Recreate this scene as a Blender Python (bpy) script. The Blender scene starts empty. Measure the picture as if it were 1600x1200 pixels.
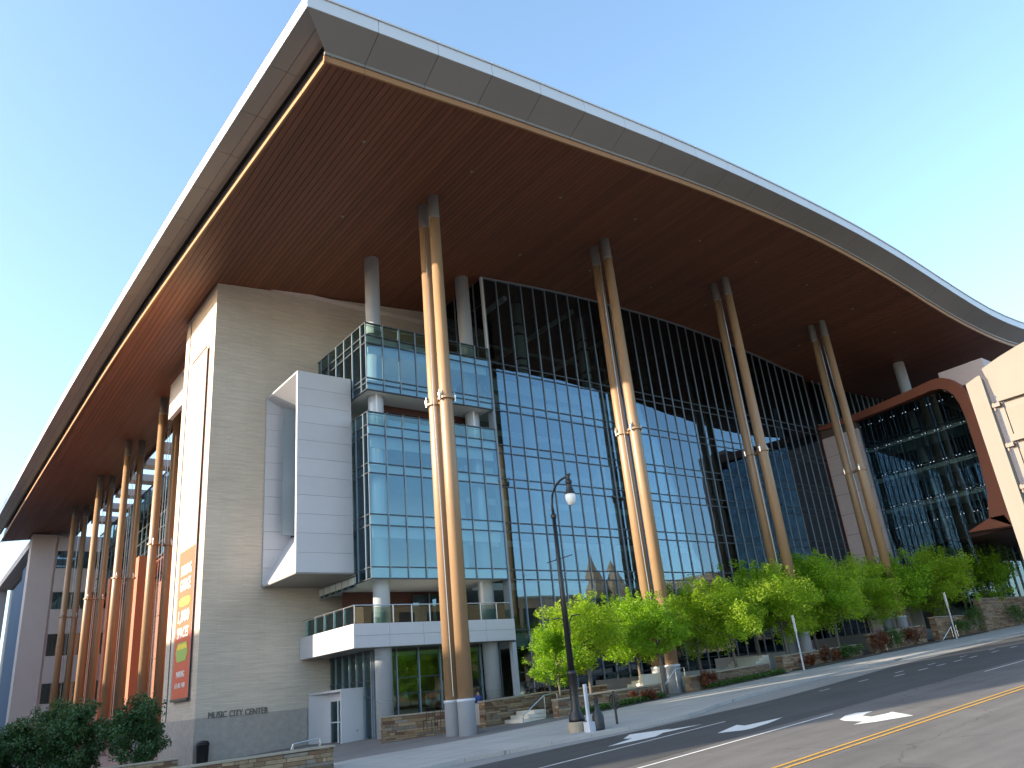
import bpy, math, random
import numpy as np
from mathutils import Vector, Matrix
random.seed(7)
R = math.radians
SC = bpy.context.scene
COL = SC.collection

# ------------------------------------------------------------------ camera
cd = bpy.data.cameras.new("camera")
cam = bpy.data.objects.new("camera", cd)
COL.objects.link(cam)
cd.sensor_width = 36.0
cd.lens = 36.0 * 1208.6 / 1600.0
cd.clip_start = 0.05
cd.clip_end = 3000
_y, _t, _r = 0.679578, 0.375822, 0.0999673
F = np.array([math.cos(_t) * math.sin(_y), math.cos(_t) * math.cos(_y), math.sin(_t)])
Rt = np.array([math.cos(_y), -math.sin(_y), 0.0])
D = np.cross(F, Rt)
c_, s_ = math.cos(_r), math.sin(_r)
R2 = c_ * Rt + s_ * D
D2 = -s_ * Rt + c_ * D
cam.matrix_world = Matrix(((R2[0], -D2[0], -F[0], 0), (R2[1], -D2[1], -F[1], 0), (R2[2], -D2[2], -F[2], 0), (0, 0, 0, 1)))
SC.camera = cam

# ------------------------------------------------------------------ light
SUN_TO = Vector((-1.0, 0.33, 0.348)).normalized()      # direction towards the sun
el = math.asin(SUN_TO.z)
az = math.atan2(SUN_TO.x, SUN_TO.y)                    # from +Y towards +X
w = bpy.data.worlds.new("World")
SC.world = w
w.use_nodes = True
nt = w.node_tree
for n in list(nt.nodes):
    nt.nodes.remove(n)
sky = nt.nodes.new("ShaderNodeTexSky")
sky.sky_type = 'NISHITA'
sky.sun_disc = False
sky.sun_elevation = el
sky.sun_rotation = az
sky.altitude = 200
sky.air_density = 1.0
sky.dust_density = 1.9
sky.ozone_density = 2.2
bg = nt.nodes.new("ShaderNodeBackground")
bg.inputs[1].default_value = 0.15
wo = nt.nodes.new("ShaderNodeOutputWorld")
hs = nt.nodes.new("ShaderNodeHueSaturation")
hs.inputs["Saturation"].default_value = 0.96
hs.inputs["Hue"].default_value = 0.492
nt.links.new(sky.outputs[0], hs.inputs["Color"])
nt.links.new(hs.outputs[0], bg.inputs[0])
nt.links.new(bg.outputs[0], wo.inputs[0])
sl = bpy.data.lights.new("sun", 'SUN')
sl.energy = 3.4
sl.angle = R(0.6)
sl.color = (1.0, 0.86, 0.68)
so = bpy.data.objects.new("sun", sl)
so.rotation_euler = (-SUN_TO).to_track_quat('-Z', 'Y').to_euler()
so.location = (0, 0, 80)
COL.objects.link(so)
SC.view_settings.view_transform = 'Standard'
SC.view_settings.look = 'None'
SC.view_settings.gamma = 1
SC.view_settings.use_curve_mapping = False
SC.view_settings.exposure = 1.8
SC.render.engine = 'CYCLES'
SC.cycles.max_bounces = 10
SC.cycles.transparent_max_bounces = 24
SC.cycles.sample_clamp_indirect = 8.0

# ------------------------------------------------------------------ materials
def nodes(name):
    m = bpy.data.materials.new(name)
    m.use_nodes = True
    t = m.node_tree
    b = t.nodes["Principled BSDF"]
    return m, t, b

def mat(name, col, rough=0.6, metal=0.0, var=0.0, vscale=1.5, bump=0.0, bscale=20, spec=0.5, stretch=None, objvar=0.0):
    m, t, b = nodes(name)
    b.inputs["Roughness"].default_value = rough
    b.inputs["Metallic"].default_value = metal
    b.inputs["Specular IOR Level"].default_value = spec
    b.inputs["Base Color"].default_value = (*col, 1)
    last = None
    if var or bump:
        tc = t.nodes.new("ShaderNodeTexCoord")
        geo = t.nodes.new("ShaderNodeNewGeometry")
        mp = t.nodes.new("ShaderNodeMapping")
        t.links.new(geo.outputs["Position"], mp.inputs[0])
        if stretch:
            mp.inputs["Scale"].default_value = stretch
    if var:
        nz = t.nodes.new("ShaderNodeTexNoise")
        nz.inputs["Scale"].default_value = vscale
        nz.inputs["Detail"].default_value = 8
        nz.inputs["Roughness"].default_value = 0.65
        t.links.new(mp.outputs[0], nz.inputs[0])
        mr = t.nodes.new("ShaderNodeMapRange")
        mr.inputs[1].default_value = 0.3
        mr.inputs[2].default_value = 0.7
        mr.inputs[3].default_value = 1 - var
        mr.inputs[4].default_value = 1 + var
        t.links.new(nz.outputs[0], mr.inputs[0])
        mx = t.nodes.new("ShaderNodeVectorMath")
        mx.operation = 'SCALE'
        mx.inputs[0].default_value = col
        t.links.new(mr.outputs[0], mx.inputs[3])
        last = mx.outputs[0]
    if objvar:
        oi = t.nodes.new("ShaderNodeObjectInfo")
        mr2 = t.nodes.new("ShaderNodeMapRange")
        mr2.inputs[3].default_value = 1 - objvar
        mr2.inputs[4].default_value = 1 + objvar
        t.links.new(oi.outputs["Random"], mr2.inputs[0])
        mx2 = t.nodes.new("ShaderNodeVectorMath")
        mx2.operation = 'SCALE'
        if last:
            t.links.new(last, mx2.inputs[0])
        else:
            mx2.inputs[0].default_value = col
        t.links.new(mr2.outputs[0], mx2.inputs[3])
        last = mx2.outputs[0]
    if last:
        t.links.new(last, b.inputs["Base Color"])
    if bump:
        nb = t.nodes.new("ShaderNodeTexNoise")
        nb.inputs["Scale"].default_value = bscale
        nb.inputs["Detail"].default_value = 6
        t.links.new(mp.outputs[0], nb.inputs[0])
        bp = t.nodes.new("ShaderNodeBump")
        bp.inputs["Strength"].default_value = bump
        bp.inputs["Distance"].default_value = 0.02
        t.links.new(nb.outputs[0], bp.inputs["Height"])
        t.links.new(bp.outputs[0], b.inputs["Normal"])
    return m

def glass(name, tint=(0.74, 0.84, 0.84), refl=(0.34, 0.46, 0.56), base=0.24, wav=0.0025, wscale=0.5):
    m = bpy.data.materials.new(name)
    m.use_nodes = True
    t = m.node_tree
    t.nodes.clear()
    out = t.nodes.new("ShaderNodeOutputMaterial")
    tr = t.nodes.new("ShaderNodeBsdfTransparent")
    tr.inputs[0].default_value = (*tint, 1)
    gl = t.nodes.new("ShaderNodeBsdfGlossy")
    gl.inputs["Color"].default_value = (*refl, 1)
    gl.inputs["Roughness"].default_value = 0.0
    mx = t.nodes.new("ShaderNodeMixShader")
    fr = t.nodes.new("ShaderNodeLayerWeight")
    fr.inputs[0].default_value = 0.22
    mr = t.nodes.new("ShaderNodeMapRange")
    mr.inputs[3].default_value = base
    mr.inputs[4].default_value = 0.95
    t.links.new(fr.outputs["Fresnel"], mr.inputs[0])
    t.links.new(mr.outputs[0], mx.inputs[0])
    geo = t.nodes.new("ShaderNodeNewGeometry")
    oi = t.nodes.new("ShaderNodeObjectInfo")
    ad = t.nodes.new("ShaderNodeVectorMath")
    t.links.new(geo.outputs["Position"], ad.inputs[0])
    t.links.new(oi.outputs["Random"], ad.inputs[1])
    nz = t.nodes.new("ShaderNodeTexNoise")
    nz.inputs["Scale"].default_value = wscale
    nz.inputs["Detail"].default_value = 1
    t.links.new(ad.outputs[0], nz.inputs[0])
    bp = t.nodes.new("ShaderNodeBump")
    bp.inputs["Strength"].default_value = 1.0
    bp.inputs["Distance"].default_value = wav
    t.links.new(nz.outputs[0], bp.inputs["Height"])
    t.links.new(bp.outputs[0], gl.inputs["Normal"])
    t.links.new(tr.outputs[0], mx.inputs[1])
    t.links.new(gl.outputs[0], mx.inputs[2])
    t.links.new(mx.outputs[0], out.inputs[0])
    return m

def stone_mat():
    # fine, long, thin courses of pale limestone
    m, t, b = nodes("limestone")
    geo = t.nodes.new("ShaderNodeNewGeometry")
    sep = t.nodes.new("ShaderNodeSeparateXYZ")
    t.links.new(geo.outputs["Position"], sep.inputs[0])
    a = t.nodes.new("ShaderNodeMath"); a.operation = 'ADD'
    t.links.new(sep.outputs[0], a.inputs[0]); t.links.new(sep.outputs[1], a.inputs[1])
    cb = t.nodes.new("ShaderNodeCombineXYZ")
    t.links.new(a.outputs[0], cb.inputs[0]); t.links.new(sep.outputs[2], cb.inputs[1])
    br = t.nodes.new("ShaderNodeTexBrick")
    br.offset = 0.37; br.offset_frequency = 3; br.squash = 1.6; br.squash_frequency = 3
    br.inputs["Scale"].default_value = 1.0
    br.inputs["Brick Width"].default_value = 1.3
    br.inputs["Row Height"].default_value = 0.08
    br.inputs["Mortar Size"].default_value = 0.004
    br.inputs["Mortar Smooth"].default_value = 0.3
    br.inputs["Bias"].default_value = 0.0
    br.inputs["Color1"].default_value = (0.57, 0.48, 0.39, 1)
    br.inputs["Color2"].default_value = (0.52, 0.435, 0.35, 1)
    br.inputs["Mortar"].default_value = (0.33, 0.285, 0.225, 1)
    t.links.new(cb.outputs[0], br.inputs[0])
    mp = t.nodes.new("ShaderNodeMapping"); mp.inputs["Scale"].default_value = (0.5, 0.5, 6)
    t.links.new(geo.outputs["Position"], mp.inputs[0])
    nz = t.nodes.new("ShaderNodeTexNoise"); nz.inputs["Scale"].default_value = 2.0; nz.inputs["Detail"].default_value = 10; nz.inputs["Roughness"].default_value = 0.7
    t.links.new(mp.outputs[0], nz.inputs[0])
    mr = t.nodes.new("ShaderNodeMapRange"); mr.inputs[1].default_value = .3; mr.inputs[2].default_value = .7; mr.inputs[3].default_value = .86; mr.inputs[4].default_value = 1.12
    t.links.new(nz.outputs[0], mr.inputs[0])
    n2 = t.nodes.new("ShaderNodeTexNoise"); n2.inputs["Scale"].default_value = 0.25; n2.inputs["Detail"].default_value = 3
    t.links.new(geo.outputs["Position"], n2.inputs[0])
    m2 = t.nodes.new("ShaderNodeMapRange"); m2.inputs[1].default_value = .3; m2.inputs[2].default_value = .7; m2.inputs[3].default_value = .9; m2.inputs[4].default_value = 1.1
    t.links.new(n2.outputs[0], m2.inputs[0])
    mm = t.nodes.new("ShaderNodeMath"); mm.operation = 'MULTIPLY'
    t.links.new(mr.outputs[0], mm.inputs[0]); t.links.new(m2.outputs[0], mm.inputs[1])
    mx = t.nodes.new("ShaderNodeVectorMath"); mx.operation = 'SCALE'
    t.links.new(br.outputs[0], mx.inputs[0]); t.links.new(mm.outputs[0], mx.inputs[3])
    t.links.new(mx.outputs[0], b.inputs["Base Color"])
    b.inputs["Roughness"].default_value = 0.8
    bp = t.nodes.new("ShaderNodeBump"); bp.inputs["Strength"].default_value = 0.5; bp.inputs["Distance"].default_value = 0.02
    t.links.new(mx.outputs[0], bp.inputs["Height"]); t.links.new(bp.outputs[0], b.inputs["Normal"])
    return m

def ground_mat(name, col, joint=None, jw=1.5, jh=1.5, var=.12, crack=False, rough=.85):
    m, t, b = nodes(name)
    geo = t.nodes.new("ShaderNodeNewGeometry")
    n1 = t.nodes.new("ShaderNodeTexNoise"); n1.inputs["Scale"].default_value = 0.35; n1.inputs["Detail"].default_value = 8; n1.inputs["Roughness"].default_value = .7
    t.links.new(geo.outputs["Position"], n1.inputs[0])
    mp = t.nodes.new("ShaderNodeMapping"); mp.inputs["Scale"].default_value = (0.25, 3.0, 1)
    t.links.new(geo.outputs["Position"], mp.inputs[0])
    n3 = t.nodes.new("ShaderNodeTexNoise"); n3.inputs["Scale"].default_value = 0.6; n3.inputs["Detail"].default_value = 4
    t.links.new(mp.outputs[0], n3.inputs[0])
    n2 = t.nodes.new("ShaderNodeTexNoise"); n2.inputs["Scale"].default_value = 45; n2.inputs["Detail"].default_value = 3
    t.links.new(geo.outputs["Position"], n2.inputs[0])
    def rng(n, v):
        r = t.nodes.new("ShaderNodeMapRange"); r.inputs[1].default_value = .3; r.inputs[2].default_value = .7
        r.inputs[3].default_value = 1 - v; r.inputs[4].default_value = 1 + v
        t.links.new(n.outputs[0], r.inputs[0]); return r.outputs[0]
    def mul(a, c):
        x = t.nodes.new("ShaderNodeMath"); x.operation = 'MULTIPLY'
        t.links.new(a, x.inputs[0]); t.links.new(c, x.inputs[1]); return x.outputs[0]
    f = mul(mul(rng(n1, var), rng(n2, .16)), rng(n3, var * .8))
    mx = t.nodes.new("ShaderNodeVectorMath"); mx.operation = 'SCALE'; mx.inputs[0].default_value = col
    t.links.new(f, mx.inputs[3])
    last = mx.outputs[0]
    if joint:
        br = t.nodes.new("ShaderNodeTexBrick")
        br.offset = 0 if joint == 'grid' else .5
        br.inputs["Scale"].default_value = 1
        br.inputs["Brick Width"].default_value = jw; br.inputs["Row Height"].default_value = jh
        br.inputs["Mortar Size"].default_value = .012; br.inputs["Bias"].default_value = -.2
        br.inputs["Color1"].default_value = (1, 1, 1, 1); br.inputs["Color2"].default_value = (.9, .9, .9, 1)
        br.inputs["Mortar"].default_value = (.55, .55, .55, 1)
        t.links.new(geo.outputs["Position"], br.inputs[0])
        vm = t.nodes.new("ShaderNodeVectorMath"); vm.operation = 'MULTIPLY'
        t.links.new(last, vm.inputs[0]); t.links.new(br.outputs[0], vm.inputs[1]); last = vm.outputs[0]
    if crack:
        wn = t.nodes.new("ShaderNodeTexNoise"); wn.inputs["Scale"].default_value = .8; wn.inputs["Detail"].default_value = 5
        t.links.new(geo.outputs["Position"], wn.inputs[0])
        wm = t.nodes.new("ShaderNodeVectorMath"); wm.operation = 'MULTIPLY_ADD'; wm.inputs[1].default_value = (1.6, 1.6, 0)
        t.links.new(wn.outputs["Color"], wm.inputs[0]); t.links.new(geo.outputs["Position"], wm.inputs[2])
        vo = t.nodes.new("ShaderNodeTexVoronoi"); vo.feature = 'DISTANCE_TO_EDGE'; vo.inputs["Scale"].default_value = .16
        t.links.new(wm.outputs[0], vo.inputs["Vector"])
        cr = t.nodes.new("ShaderNodeMapRange"); cr.inputs[1].default_value = .0; cr.inputs[2].default_value = .006; cr.inputs[3].default_value = .55; cr.inputs[4].default_value = 1.0
        t.links.new(vo.outputs[0], cr.inputs[0])
        sm2 = t.nodes.new("ShaderNodeVectorMath"); sm2.operation = 'SCALE'
        t.links.new(last, sm2.inputs[0]); t.links.new(cr.outputs[0], sm2.inputs[3]); last = sm2.outputs[0]
    t.links.new(last, b.inputs["Base Color"])
    b.inputs["Roughness"].default_value = rough
    bp = t.nodes.new("ShaderNodeBump"); bp.inputs["Strength"].default_value = .35; bp.inputs["Distance"].default_value = .01
    t.links.new(n2.outputs[0], bp.inputs["Height"]); t.links.new(bp.outputs[0], b.inputs["Normal"])
    return m

def leaf_mat(name, c1, c2, trans=0.35):
    m = bpy.data.materials.new(name); m.use_nodes = True
    t = m.node_tree; t.nodes.clear()
    out = t.nodes.new("ShaderNodeOutputMaterial")
    geo = t.nodes.new("ShaderNodeNewGeometry")
    mx = t.nodes.new("ShaderNodeMix"); mx.data_type = 'RGBA'
    mx.inputs[6].default_value = (*c1, 1); mx.inputs[7].default_value = (*c2, 1)
    t.links.new(geo.outputs["Random Per Island"], mx.inputs[0])
    df = t.nodes.new("ShaderNodeBsdfPrincipled"); df.inputs["Roughness"].default_value = .5
    t.links.new(mx.outputs[2], df.inputs["Base Color"])
    tl = t.nodes.new("ShaderNodeBsdfTranslucent")
    sc = t.nodes.new("ShaderNodeVectorMath"); sc.operation = 'MULTIPLY'; sc.inputs[1].default_value = (1.7, 1.8, .7)
    t.links.new(mx.outputs[2], sc.inputs[0]); t.links.new(sc.outputs[0], tl.inputs[0])
    ms = t.nodes.new("ShaderNodeMixShader"); ms.inputs[0].default_value = trans
    t.links.new(df.outputs[0], ms.inputs[1]); t.links.new(tl.outputs[0], ms.inputs[2])
    t.links.new(ms.outputs[0], out.inputs[0])
    return m

M = {}
M['white'] = mat("white_metal_panel", (.50, .49, .51), .45, var=.03, vscale=.8, objvar=.025)
M['fascia'] = mat("silver_white_fascia", (.58, .59, .60), .42, objvar=.02)
M['band'] = mat("shade_toned_white_metal", (.25, .232, .215), .38, var=.03, vscale=.5, objvar=.03)  # white metal in shade, the shade put into the grey
M['trim'] = mat("tan_timber_trim", (.36, .18, .075), .5)
M['plank'] = mat("red_brown_timber_slat", (.17, .060, .029), .58, var=.12, vscale=1.2, stretch=(4, .35, 1), objvar=.13)
M['dark'] = mat("dark_void", (.02, .018, .018), .9)
M['roof'] = mat("roof_membrane", (.45, .45, .45), .8)
M['column'] = mat("tan_painted_steel", (.31, .192, .103), .42, var=.09, vscale=2.2, stretch=(1, 1, .25))
M['steel'] = mat("silver_steel", (.58, .62, .66), .40, metal=.3, var=.04, vscale=.7)
M['capital'] = mat("grey_column_capital", (.25, .24, .23), .5)
M['sleeve'] = mat("pale_blue_grey_sleeve", (.42, .455, .51), .45, var=.05, vscale=1.5)
M['chrome'] = mat("stainless_fitting", (.6, .6, .6), .25, metal=.9)
M['mull'] = mat("blue_grey_aluminium_mullion", (.23, .27, .31), .45, metal=.3)
M['trans'] = mat("dark_transom", (.05, .06, .07), .45, metal=.3)
M['stone'] = stone_mat()
M['stone_base'] = mat("darker_stone_base", (.35, .31, .275), .8, var=.15, vscale=3, bump=.3, bscale=12)
M['pink_stone'] = mat("mauve_grey_stone", (.50, .41, .39), .7, var=.08, vscale=2, stretch=(1, 1, 5))
M['glass'] = glass("coated_blue_glass", refl=(.28, .385, .48))
M['glass_box'] = glass("teal_bay_glass", (.80, .90, .90), (.30, .42, .50), .17)
M['glass_clear'] = glass("clear_green_glass", (.62, .74, .70), (.7, .85, .9), .08, .002)
M['glass_spandrel'] = glass("spandrel_glass", (.40, .54, .58), (.40, .56, .66), .28, .002)
M['slab'] = mat("interior_slab", (.68, .68, .64), .8)
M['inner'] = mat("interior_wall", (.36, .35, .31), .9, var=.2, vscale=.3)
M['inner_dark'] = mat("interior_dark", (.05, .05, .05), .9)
M['blind'] = mat("pale_ceiling_bulkhead", (.72, .74, .72), .8)
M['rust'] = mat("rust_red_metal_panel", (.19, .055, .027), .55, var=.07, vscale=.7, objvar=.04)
M['rust_wall'] = mat("rust_panel_painted_lit", (.36, .13, .07), .6, var=.07, vscale=.7, objvar=.05)  # brighter copy of the rust red, sunlight put into the colour
M['brown'] = mat("deep_red_brown", (.085, .03, .022), .6)
M['mauve'] = mat("mauve_plaster", (.66, .55, .51), .8, var=.03, vscale=.4)
M['bluewall'] = mat("shade_toned_blue_panel", (.12, .18, .27), .9, spec=.1)  # shade of the annex recess put into the blue-grey colour
M['door'] = mat("grey_blue_door_frame", (.45, .5, .56), .5)
M['conc'] = ground_mat("sidewalk_concrete", (.36, .35, .33), 'grid', 1.5, 1.5, .08)
M['gutter'] = ground_mat("gutter_concrete", (.24, .235, .225), 'grid', 3.0, 9.0, .1)
M['pavers'] = ground_mat("dark_pavers", (.17, .16, .155), 'run', .6, .3, .12)
M['asphalt'] = ground_mat("asphalt", (.108, .10, .095), None, var=.2, crack=True)
M['asphalt_dark'] = ground_mat("shade_toned_asphalt", (.05, .049, .05), None, var=.2)  # asphalt darkened, the shade on the road put into its colour
M['paint'] = mat("white_road_paint", (.62, .62, .60), .7, var=.14, vscale=9)
M['yellow'] = mat("yellow_road_paint", (.46, .26, .045), .7, var=.16, vscale=9)
M['cap'] = mat("stone_wall_cap", (.30, .26, .20), .8, var=.12, vscale=4)
M['ledge'] = [mat("ledge_stone_" + n, c, .85, var=.2, vscale=7, bump=.5, bscale=14, objvar=.28) for n, c in
              (("tan", (.19, .125, .07)), ("buff", (.26, .19, .115)), ("brown", (.13, .07, .04)), ("grey", (.18, .15, .12)))]
M['mortar'] = mat("dark_joint", (.09, .07, .055), .95)
M['bright_stone'] = mat("pale_cut_stone", (.62, .58, .50), .75, var=.05, vscale=3)
M['bark'] = mat("grey_bark", (.13, .11, .09), .9, var=.2, vscale=12, bump=.5, bscale=30)
M['leaf'] = leaf_mat("spring_leaf", (.13, .25, .015), (.26, .39, .03), .6)
M['leaf2'] = leaf_mat("spring_leaf_yellow", (.19, .30, .02), (.36, .45, .045), .6)
M['leafdark'] = leaf_mat("dark_evergreen_leaf", (.018, .055, .014), (.045, .11, .03), .15)
M['leafred'] = leaf_mat("red_shrub_leaf", (.16, .03, .02), (.10, .06, .02), .25)
M['leafcov'] = leaf_mat("ground_cover_leaf", (.03, .075, .012), (.065, .14, .025), .3)
M['soil'] = mat("planting_soil", (.05, .04, .03), .95, var=.3, vscale=5)
M['black'] = mat("black_painted_metal", (.009, .009, .010), .45)
M['bottle'] = mat("dark_blue_grey_paint", (.016, .021, .027), .5)
M['globe'] = mat("frosted_white_globe", (.75, .76, .74), .3)
M['sign'] = mat("beige_sign_metal", (.18, .165, .14), .75, var=.05, vscale=3, spec=.15)
M['signdark'] = mat("sign_edge_brown", (.14, .11, .09), .6)
M['letter'] = mat("dark_bronze_letters", (.15, .135, .12), .5)
M['b_red'] = mat("banner_orange_red", (.58, .115, .05), .7, var=.04, vscale=1)
M['b_orange'] = mat("banner_glare_orange", (.74, .50, .28), .7)  # upper cloth paled, sun glare put into the orange
M['b_cream'] = mat('banner_glare_cream', (.80, .66, .42), .7)  # sun glare on the upper banner put into the colour
M['b_yellow'] = mat("banner_yellow", (.80, .62, .06), .7)
M['b_green'] = mat("banner_green", (.35, .45, .10), .7)
M['b_white'] = mat("banner_white", (.80, .76, .70), .7)
M['brick'] = mat("tan_brick", (.30, .20, .13), .9, var=.15, vscale=2)
M['brick2'] = mat("grey_plaster", (.33, .31, .28), .9, var=.15, vscale=1)
M['wglass'] = mat("dark_window", (.03, .035, .04), .1)
M['skin'] = mat("skin", (.45, .28, .2), .6)
M['blue'] = mat("blue_fabric", (.05, .09, .30), .8)
M['warm'] = mat("warm_wood_counter", (.42, .24, .10), .6)
M['redm'] = mat("red_display", (.45, .06, .05), .6)

# ------------------------------------------------------------------ mesh helpers
WL = {}                       # world location of parents
class MB:
    def __init__(s):
        s.v = []; s.f = []; s.m = []
    def add(s, vs, fs, mi=0):
        n = len(s.v)
        s.v += [tuple(map(float, p)) for p in vs]
        s.f += [tuple(i + n for i in f) for f in fs]
        s.m += [mi] * len(fs)
        return s
    def box(s, x0, x1, y0, y1, z0, z1, mi=0):
        if x0 > x1: x0, x1 = x1, x0
        if y0 > y1: y0, y1 = y1, y0
        if z0 > z1: z0, z1 = z1, z0
        v = [(x0, y0, z0), (x1, y0, z0), (x1, y1, z0), (x0, y1, z0), (x0, y0, z1), (x1, y0, z1), (x1, y1, z1), (x0, y1, z1)]
        return s.add(v, [(3, 2, 1, 0), (4, 5, 6, 7), (0, 1, 5, 4), (1, 2, 6, 5), (2, 3, 7, 6), (3, 0, 4, 7)], mi)
    def hexa(s, b, t, mi=0):   # 4 bottom points (ccw from above), 4 top points
        return s.add(list(b) + list(t), [(3, 2, 1, 0), (4, 5, 6, 7), (0, 1, 5, 4), (1, 2, 6, 5), (2, 3, 7, 6), (3, 0, 4, 7)], mi)
    def poly(s, pts, up, mi=0):    # prism: pts list of 3d points, extruded by vector up
        n = len(pts)
        a = [Vector(p) for p in pts]; b = [p + Vector(up) for p in a]
        fs = [tuple(reversed(range(n))), tuple(range(n, 2 * n))]
        fs += [(i, (i + 1) % n, n + (i + 1) % n, n + i) for i in range(n)]
        return s.add(a + b, fs, mi)
    def tube(s, pts, rad, seg=12, mi=0, cap=True):
        pts = [Vector(p) for p in pts]
        rs = rad if isinstance(rad, (list, tuple)) else [rad] * len(pts)
        vs = []; fs = []
        up0 = Vector((0, 0, 1))
        for i, p in enumerate(pts):
            d = (pts[min(i + 1, len(pts) - 1)] - pts[max(i - 1, 0)]).normalized()
            a = up0 if abs(d.z) < .9 else Vector((1, 0, 0))
            u = d.cross(a).normalized(); q = d.cross(u).normalized()
            for k in range(seg):
                th = 2 * math.pi * k / seg
                vs.append(p + (u * math.cos(th) + q * math.sin(th)) * rs[i])
        for i in range(len(pts) - 1):
            for k in range(seg):
                a = i * seg + k; b = i * seg + (k + 1) % seg
                fs.append((a, b, b + seg, a + seg))
        if cap:
            fs.append(tuple(reversed(range(seg)))); fs.append(tuple(range((len(pts) - 1) * seg, len(pts) * seg)))
        return s.add(vs, fs, mi)
    def lathe(s, x, y, prof, seg=20, mi=0):    # prof: (r,z)
        vs = []; fs = []
        for r, z in prof:
            for k in range(seg):
                th = 2 * math.pi * k / seg
                vs.append((x + r * math.cos(th), y + r * math.sin(th), z))
        for i in range(len(prof) - 1):
            for k in range(seg):
                a = i * seg + k; b = i * seg + (k + 1) % seg
                fs.append((a, b, b + seg, a + seg))
        fs.append(tuple(reversed(range(seg)))); fs.append(tuple(range((len(prof) - 1) * seg, len(prof) * seg)))
        return s.add(vs, fs, mi)

def link(name, me, parent=None, wloc=(0, 0, 0), rot=None):
    o = bpy.data.objects.new(name, me)
    COL.objects.link(o)
    wloc = Vector(wloc)
    if parent:
        o.parent = parent
        o.location = wloc - WL[parent.name]
    else:
        o.location = wloc
    if rot: o.rotation_euler = rot
    WL[o.name] = wloc
    return o

def mesh(name, mb, mats, off=(0, 0, 0), smooth=False):
    me = bpy.data.meshes.new(name)
    off = Vector(off)
    me.from_pydata([tuple(Vector(v) - off) for v in mb.v], [], mb.f)
    for m in (mats if isinstance(mats, (list, tuple)) else [mats]):
        me.materials.append(m)
    if any(mb.m):
        me.polygons.foreach_set("material_index", mb.m)
    if smooth:
        me.polygons.foreach_set("use_smooth", [len(p.vertices) == 4 for p in me.polygons])
    me.update()
    return me

def center(mb):
    a = np.array(mb.v)
    lo, hi = a.min(0), a.max(0)
    return ((lo[0] + hi[0]) / 2, (lo[1] + hi[1]) / 2, lo[2])

def obj(name, mb, mats, parent=None, smooth=False, **kw):
    c = center(mb)
    o = link(name, mesh(name, mb, mats, c, smooth), parent, c)
    for k, v in kw.items(): o[k] = v
    return o

def empty(name, loc, label, cat, group=None, parent=None):
    o = link(name, None, parent, loc)
    o.empty_display_size = .5
    if label: o['label'] = label
    if cat: o['category'] = cat
    if group: o['group'] = group
    return o

def tag(o, label, cat, group=None):
    o['label'] = label; o['category'] = cat
    if group: o['group'] = group
    return o

def struct(name, mb, m, **kw):
    return obj(name, mb, m, None, kind='structure', **kw)

def text_mesh(txt, size, depth, m, align='CENTER', bold=0.0):
    cu = bpy.data.curves.new("txt", 'FONT')
    cu.body = txt; cu.size = size; cu.extrude = depth; cu.align_x = align; cu.offset = bold
    cu.resolution_u = 3
    to = bpy.data.objects.new("txt", cu)
    COL.objects.link(to)
    dg = bpy.context.evaluated_depsgraph_get()
    me = bpy.data.meshes.new_from_object(to.evaluated_get(dg))
    bpy.data.objects.remove(to)
    me.materials.clear(); me.materials.append(m)
    return me

def g0(x):                      # pavement surface height along the street
    x = max(-120.0, min(160.0, x))
    return -2.6 + .05 * x
RD = -0.12                      # road below pavement

def spl(pts):
    P = np.array(pts, float)
    x = P[:, 0]; y = P[:, 1]
    m = np.gradient(y, x)
    def f(q):
        q = min(max(q, x[0]), x[-1])
        i = min(max(int(np.searchsorted(x, q)) - 1, 0), len(x) - 2)
        h = x[i + 1] - x[i]; t = (q - x[i]) / h
        return float((2 * t**3 - 3 * t**2 + 1) * y[i] + (t**3 - 2 * t**2 + t) * h * m[i] + (-2 * t**3 + 3 * t**2) * y[i + 1] + (t**3 - t**2) * h * m[i + 1])
    return f
ZS = spl([(7, 24.65), (9, 24.85), (10.8, 25.07), (15.5, 25.55), (19.8, 26.0), (24.3, 26.4), (28.4, 26.78), (35.6, 27.38), (42, 27.64), (48, 27.66), (55, 27.25), (60, 26.72), (65.5, 26.0), (70.5, 25.62), (76, 25.5), (83, 25.9), (92, 27), (105, 29)])
ZF = spl([(7, 25.75), (9, 25.95), (14.6, 26.55), (18.8, 27.0), (26.3, 27.65), (31.2, 28.05), (37, 28.35), (43.4, 28.5), (52, 28.4), (57.8, 28.0), (63.2, 27.4), (67.9, 26.88), (73, 26.55), (79.5, 26.75), (90, 27.9), (105, 30)])
XO = spl([(21.9, 9.2), (31.8, 8.85), (43, 8.55), (65, 8.15), (104, 7.9), (126, 7.85)])
XI = spl([(21, 10.75), (23.4, 10.7), (30.4, 10.42), (40, 10.05), (52, 9.68), (80, 9.4), (126, 9.3)])
YEND = 124.0

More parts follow.
